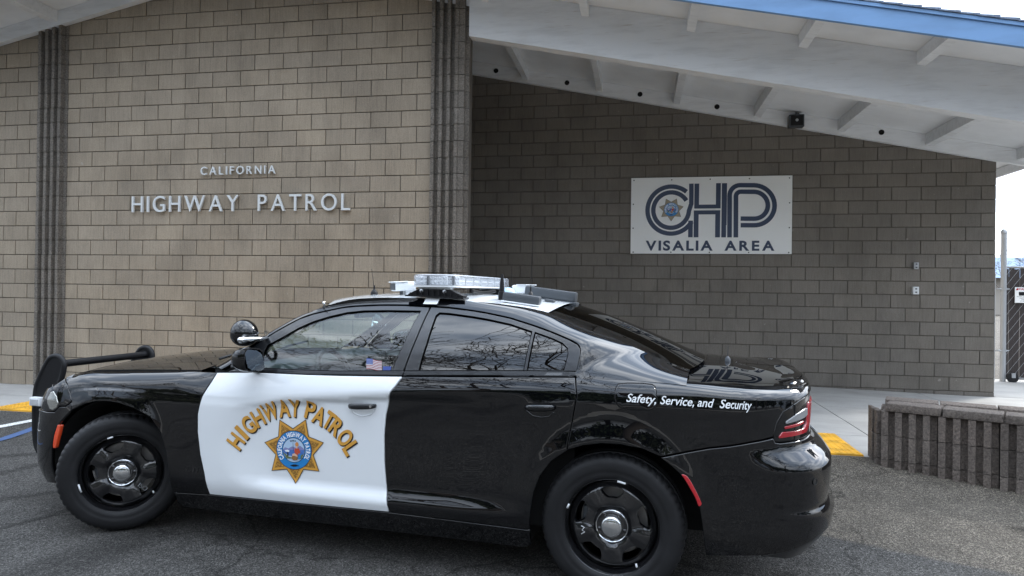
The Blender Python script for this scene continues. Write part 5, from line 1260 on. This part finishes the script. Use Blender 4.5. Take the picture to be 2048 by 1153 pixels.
# mounting feet with strap
def foot(s):
    mb=MB(); y=-.575
    mb.prism([(1.800,1.470),(2.140,1.459),(2.150,1.468),(2.085,1.497),(2.04,1.508),(1.90,1.512),(1.865,1.505),(1.812,1.480)],'y',y-.012,y+.06)
    for k in range(9):
        x=1.825+.036*k; h=min(1.504,1.478+.5*(x-1.80) if x<1.86 else (1.504 if x<2.05 else 1.504-.45*(x-2.05)))
        mb.box((x-.003,y-.026,1.468-.008*(k/9)),(x+.003,y-.010,h-.004))
    mb.prism([(1.795,1.464),(2.155,1.452),(2.155,1.461),(1.795,1.472)],'y',y-.030,y+.07)
    both(mb,'bar_foot',M['plastic'],bar)
    mb=MB(); mb.box((1.872,y-.012,1.506),(2.072,y+.03,1.519)); mb.lathe([(.011,-.013),(.011,-.02),(.006,-.024),(0,-.024)],12,'y',(1.892,y,1.497)); mb.lathe([(.011,-.013),(.011,-.02),(.006,-.024),(0,-.024)],12,'y',(2.035,y,1.493)); both(mb,'foot_bracket',M['alu'],bar,True,40)
    V=[];F=[]
    path=[]
    for x in (1.922,2.004):
        L,nn=Pn(x,1.412,.004); E=Eat(x); path.append([Vector((x-.004,-.655,1.408)),L+Vector((0,.002,.004)),Vector((x,-.634,1.440)),Vector((x-.002,-.604,1.462)),Vector((x-.004,-.583,1.480))])
    a,b=path; 
    for p,q in zip(a,b): V+=[p[:],q[:]]
    # strap hugging the rail from the door gap up to the foot
    V=[]; 
    for k in range(9):
        t=k/8
        for x in (1.918,2.006):
            L,nn=Pn(x,1.416,.0); L2,_=Pn(x,1.420,0); T_=(L2-L).normalized(); E=Eat(x); D=(E-L).length; P1=L+T_*.62*D; c=(1-t)**2*L+2*t*(1-t)*P1+t*t*E; dt=(2*(1-t)*(P1-L)+2*t*(E-P1)).normalized(); nrm=Vector((0,-dt.z,dt.y)); V.append((c+nrm*.006+Vector((-.006*(1-t),0,0)))[:])
    F=[(2*i,2*i+1,2*i+3,2*i+2) for i in range(8)]; V+=[(1.918,-.575,1.466),(2.006,-.575,1.464)]; F.append((16,17,19,18)); mb=MB(); mb.add(V,F); both(mb,'roof_strap',M['whiteplastic'],bar)
foot(1)
# ---- plate cameras, antennas and boxes on the roof
def plate_cam(x,y,z,rz,pitch=0.):
    T=Matrix.Translation((x,y,z))@Matrix.Rotation(rz,4,'Z')@Matrix.Rotation(pitch,4,'Y')
    o=MB().box((-.055,-.045,-.028),(.085,.045,.028),0,.012,T).obj('plate_camera',M['whiteplastic'],CAR,True,40)
    mb=MB(); mb.box((-.058,-.036,-.021),(-.050,.036,.021),0,.003,T); mb.obj('window',M['greybox'],o,True,40)
    mb=MB(); mb.box((-.060,-.052,.026),(.03,.052,.032),0,.002,T); mb.obj('sun_shield',M['whiteplastic'],o)
    mb=MB(); mb.box((.02,-.03,-.058),(.11,.03,-.026),0,.003,T); mb.obj('bracket',M['whiteplastic'],o)
    mb=MB(); mb.lathe([(.010,-.028),(.010,-.062)],12,'z',M=T); mb.obj('stalk',M['greybox'],o)
    mb=MB(); mb.tube([(T@Vector(p))[:] for p in ((.085,0,.0),(.12,0,.006),(.15,.02,-.02),(.19,.04,-.035))],.005,6); mb.obj('cable',M['plastic'],o,True)
plate_cam(1.655,-.36,1.522,.85,-.06); plate_cam(2.33,.12,1.515,2.6,0)
def roofz(x,y):
    t=abs(y)/.585; zc=lerp_tab([(1.15,1.446),(1.29,1.466),(1.45,1.476),(1.7,1.484),(2.0,1.483),(2.3,1.469),(2.5,1.452),(2.7,1.424)],x); return zc+(Eat(x).z-zc)*t*t
def whip(x,y,h,name,m=M['plastic'],base=.02,bh=.03,lean=0.):
    z=roofz(x,y); mb=MB(); mb.lathe([(base*1.2,-.004),(base*1.15,.012),(base*.6,bh),(.006,bh+.004),(.005,bh+.03)],14,'z',(x,y,z)); mb.tube([(x,y,z+bh),(x+lean,y,z+h)],[.0022,.0014],5); mb.lathe([(0,-.003),(.003,0),(0,.003)],6,'z',(x+lean,y,z+h)); mb.obj(name,m,CAR,True,40)
whip(1.40,-.22,.165,'whip_antenna',lean=-.02); whip(2.470,-.28,.44,'whip_antenna',lean=.012,base=.018,bh=.05)
mb=MB(); z=roofz(2.325,-.40); mb.lathe([(.022,-.006),(.022,.045),(.016,.048),(.014,.09),(.008,.135),(.008,.15),(0,.152)],14,'z',(2.325,-.40,z)); mb.obj('stub_antenna',M['plastic'],CAR,True,40)
whip(2.30,-.1,.19,'whip_antenna',base=.012)
mb=MB(); mb.lathe([(.055,0),(.053,.02),(.043,.043),(.022,.058),(0,.062)],24,'z',(2.30,-.18,roofz(2.30,-.18)-.002)); mb.obj('dome_antenna',M['bluelens'],CAR,True)
def tilted_box(name,x0,x1,y0,y1,h,m,bev,lift=0.,label=None,par=None):
    ym=(y0+y1)/2; z0,z1=roofz(x0,ym)+lift,roofz(x1,ym)+lift; a=math.atan2(z0-z1,x1-x0); L=math.hypot(x1-x0,z1-z0)
    T=Matrix.Translation((x0,0,z0))@Matrix.Rotation(a,4,'Y'); return MB().box((0,y0,0),(L,y1,h),0,bev,T).obj(name,m,par or CAR,True,40)
gb=tilted_box('antenna_housing',2.355,2.575,-.505,-.435,.050,M['greybox'],.012,.006); tilted_box('base_plate',2.352,2.580,-.512,-.430,.008,M['whiteplastic'],.003,-.001,par=gb)
gb=tilted_box('antenna_housing',2.36,2.695,-.02,.06,.066,M['greybox'],.012,.008); tilted_box('base_plate',2.35,2.705,-.03,.07,.022,M['greybox'],.004,-.012,par=gb)
tilted_box('antenna_housing',2.545,2.605,-.24,-.19,.018,M['greybox'],.006,0)
mb=MB(); pts=[(2.10,-.30+.02*k,1.500-.012*math.sin(math.pi*k/24)) for k in range(25)]; mb.tube(pts,[.011 if k%2 else .014 for k in range(25)],8); mb.obj('ribbed_conduit',M['plastic'],CAR,True)
mb=MB(); z=1.108; mb.lathe([(.016,-.012),(.016,.006),(.009,.016),(.005,.022)],12,'z',(3.62,.0,z)); mb.tube([(3.62,0,z+.02),(3.623,0,z+.085)],[.002,.0012],5); mb.obj('trunk_antenna',M['greybox'],CAR,True,40)
# ---- push bar at the front
wing=[(-1.03,.24),(-1.14,.262),(-1.175,.29),(-1.202,.336),(-1.214,.42),(-1.219,.62),(-1.215,.70),(-1.204,.765),(-1.170,.835),(-1.114,.93),(-1.078,.975),(-1.032,.991),(-.982,.980),(-.952,.941),(-.954,.901),(-.969,.84),(-1.0,.78),(-1.04,.70),(-1.06,.6),(-1.05,.4)]
wing=smooth_poly(wing,set(),2)
push=MB().prism(wing,'y',-.422,-.398).obj('push_bar',M['plastic'],CAR,True,40); MB().prism(wing,'y',.398,.422).obj('upright_plate',M['plastic'],push,True,40)
for s in (-1,1):
    mb=MB(); ring=[Vector((a,s*.41,b)) for a,b in wing]; mb.tube(ring+[ring[0]],.020,8,caps=False); mb.obj('rubber_edge',M['rubber'],push,True)
mb=MB(); mb.tube([(-1.01,-.41,.930),(-1.01,.41,.930)],.027,12); mb.obj('cross_tube',M['plastic'],push,True,40)
for y in (-.12,.12): MB().box((-1.06,y-.02,.30),(-1.03,y+.02,.70),0,.006).obj('inner_upright',M['plastic'],push,True,40)
mb=MB(); mb.tube([(-1.10,-.41,.66),(-1.10,.41,.66)],.030,12); mb.obj('lower_tube',M['plastic'],push,True,40)
MB().box((-1.10,-.39,.40),(-1.04,.39,.52),0,.01).obj('centre_plate',M['plastic'],push,True,40)
MB().box((-1.06,-.36,.40),(-.86,-.30,.50)).obj('bracket',M['plastic'],push); MB().box((-1.06,.30,.40),(-.86,.36,.50)).obj('bracket',M['plastic'],push)
MB().box((-1.203,-.470,.628),(-1.104,-.424,.690),0,.006).obj('push_bar_lamp',M['whiteplastic'],push,True,40)
MB().box((-1.190,-.475,.636),(-1.118,-.4695,.676)).obj('lamp_face',M['lensgrey'],push)
for x,z in ((-1.147,.595),(-1.12,.50)): MB().lathe([(.010,-.422),(.010,-.430),(0,-.43)],8,'y',(x,0,z)).obj('bolt',M['alu'],push)
# ---- cabin
def seat(y,x0):
    mb=MB(); T=Matrix.Translation((x0,y,0)); mb.box((-.05,-.24,.42),(.46,.24,.60),0,.05,T); T2=Matrix.Translation((x0+.42,y,.56))@Matrix.Rotation(R(20),4,'Y'); mb.box((-.06,-.24,0),(.09,.24,.62),0,.05,T2); o=mb.obj('seat',M['seat'],CAR,True,40)
    mb=MB(); mb.box((-.04,-.13,.66),(.06,.13,.84),0,.04,T2); mb.tube([(T2@Vector((0,-.06,.58)))[:],(T2@Vector((0,-.06,.68)))[:]],.008,6); mb.obj('headrest',M['seat'],o,True,40)
seat(-.37,1.42); seat(.37,1.42)
mb=MB(); mb.box((2.20,-.62,.42),(2.66,.62,.60),0,.05); T=Matrix.Translation((2.62,0,.56))@Matrix.Rotation(R(24),4,'Y'); mb.box((-.06,-.62,0),(.08,.62,.56),0,.05,T); mb.obj('rear_bench',M['seat'],CAR,True,40)
mb=MB(); mb.prism([(.58,.75),(.62,1.0),(.80,1.03),(1.02,1.0),(1.05,.9),(1.0,.62),(.7,.6)],'y',-.76,.76); mb.obj('dashboard',M['cabin'],CAR,True,30)
T=Matrix.Translation((1.22,-.37,.93))@Matrix.Rotation(R(-24),4,'Y'); mb=MB(); mb.tube([(T@Vector((0,.19*math.cos(2*math.pi*k/28),.19*math.sin(2*math.pi*k/28))))[:] for k in range(29)],.016,8,caps=False); mb.box((-.01,-.17,-.04),(.02,.17,.03),0,.01,T); mb.tube([(1.2,-.37,.92),(1.0,-.37,.84)],.03,8); mb.obj('steering_wheel',M['cabin'],CAR,True,40)
mb=MB(); mb.box((1.20,-.13,1.305),(1.235,.13,1.365),0,.015); mb.tube([(1.20,0,1.36),(1.15,0,1.40)],.01,8); rm=mb.obj('rear_view_mirror',M['cabin'],CAR,True,40)
MB().box((1.236,-.115,1.312),(1.239,.115,1.358)).obj('mirror_face',M['chrome'],rm)
mb=MB(); mb.tube([(1.90,-.62,.98),(1.90,-.56,1.36),(1.9,.56,1.36),(1.9,.62,.98)],.018,8); mb.obj('partition_frame',M['cabin'],CAR,True)
mb=MB(); V=[];F=[]
for i,x in enumerate([1.30,1.6,2.0,2.4,2.62]):
    for j in range(9): t=-1+j/4; V.append((x,.56*t,roofz(x,.56*t)-.035-.02*t*t))
for i in range(4):
    for j in range(8): a=i*9+j; F.append((a,a+9,a+10,a+1))
mb.add(V,F); mb.obj('headliner',M['cabin'],CAR,True)
for q in [o for o in S.objects if o.type=='MESH']:
    pass
print('OBJECTS',len(S.objects),'TRIS',sum(len(m.loop_triangles) if m.calc_loop_triangles() is None else 0 for m in bpy.data.meshes))
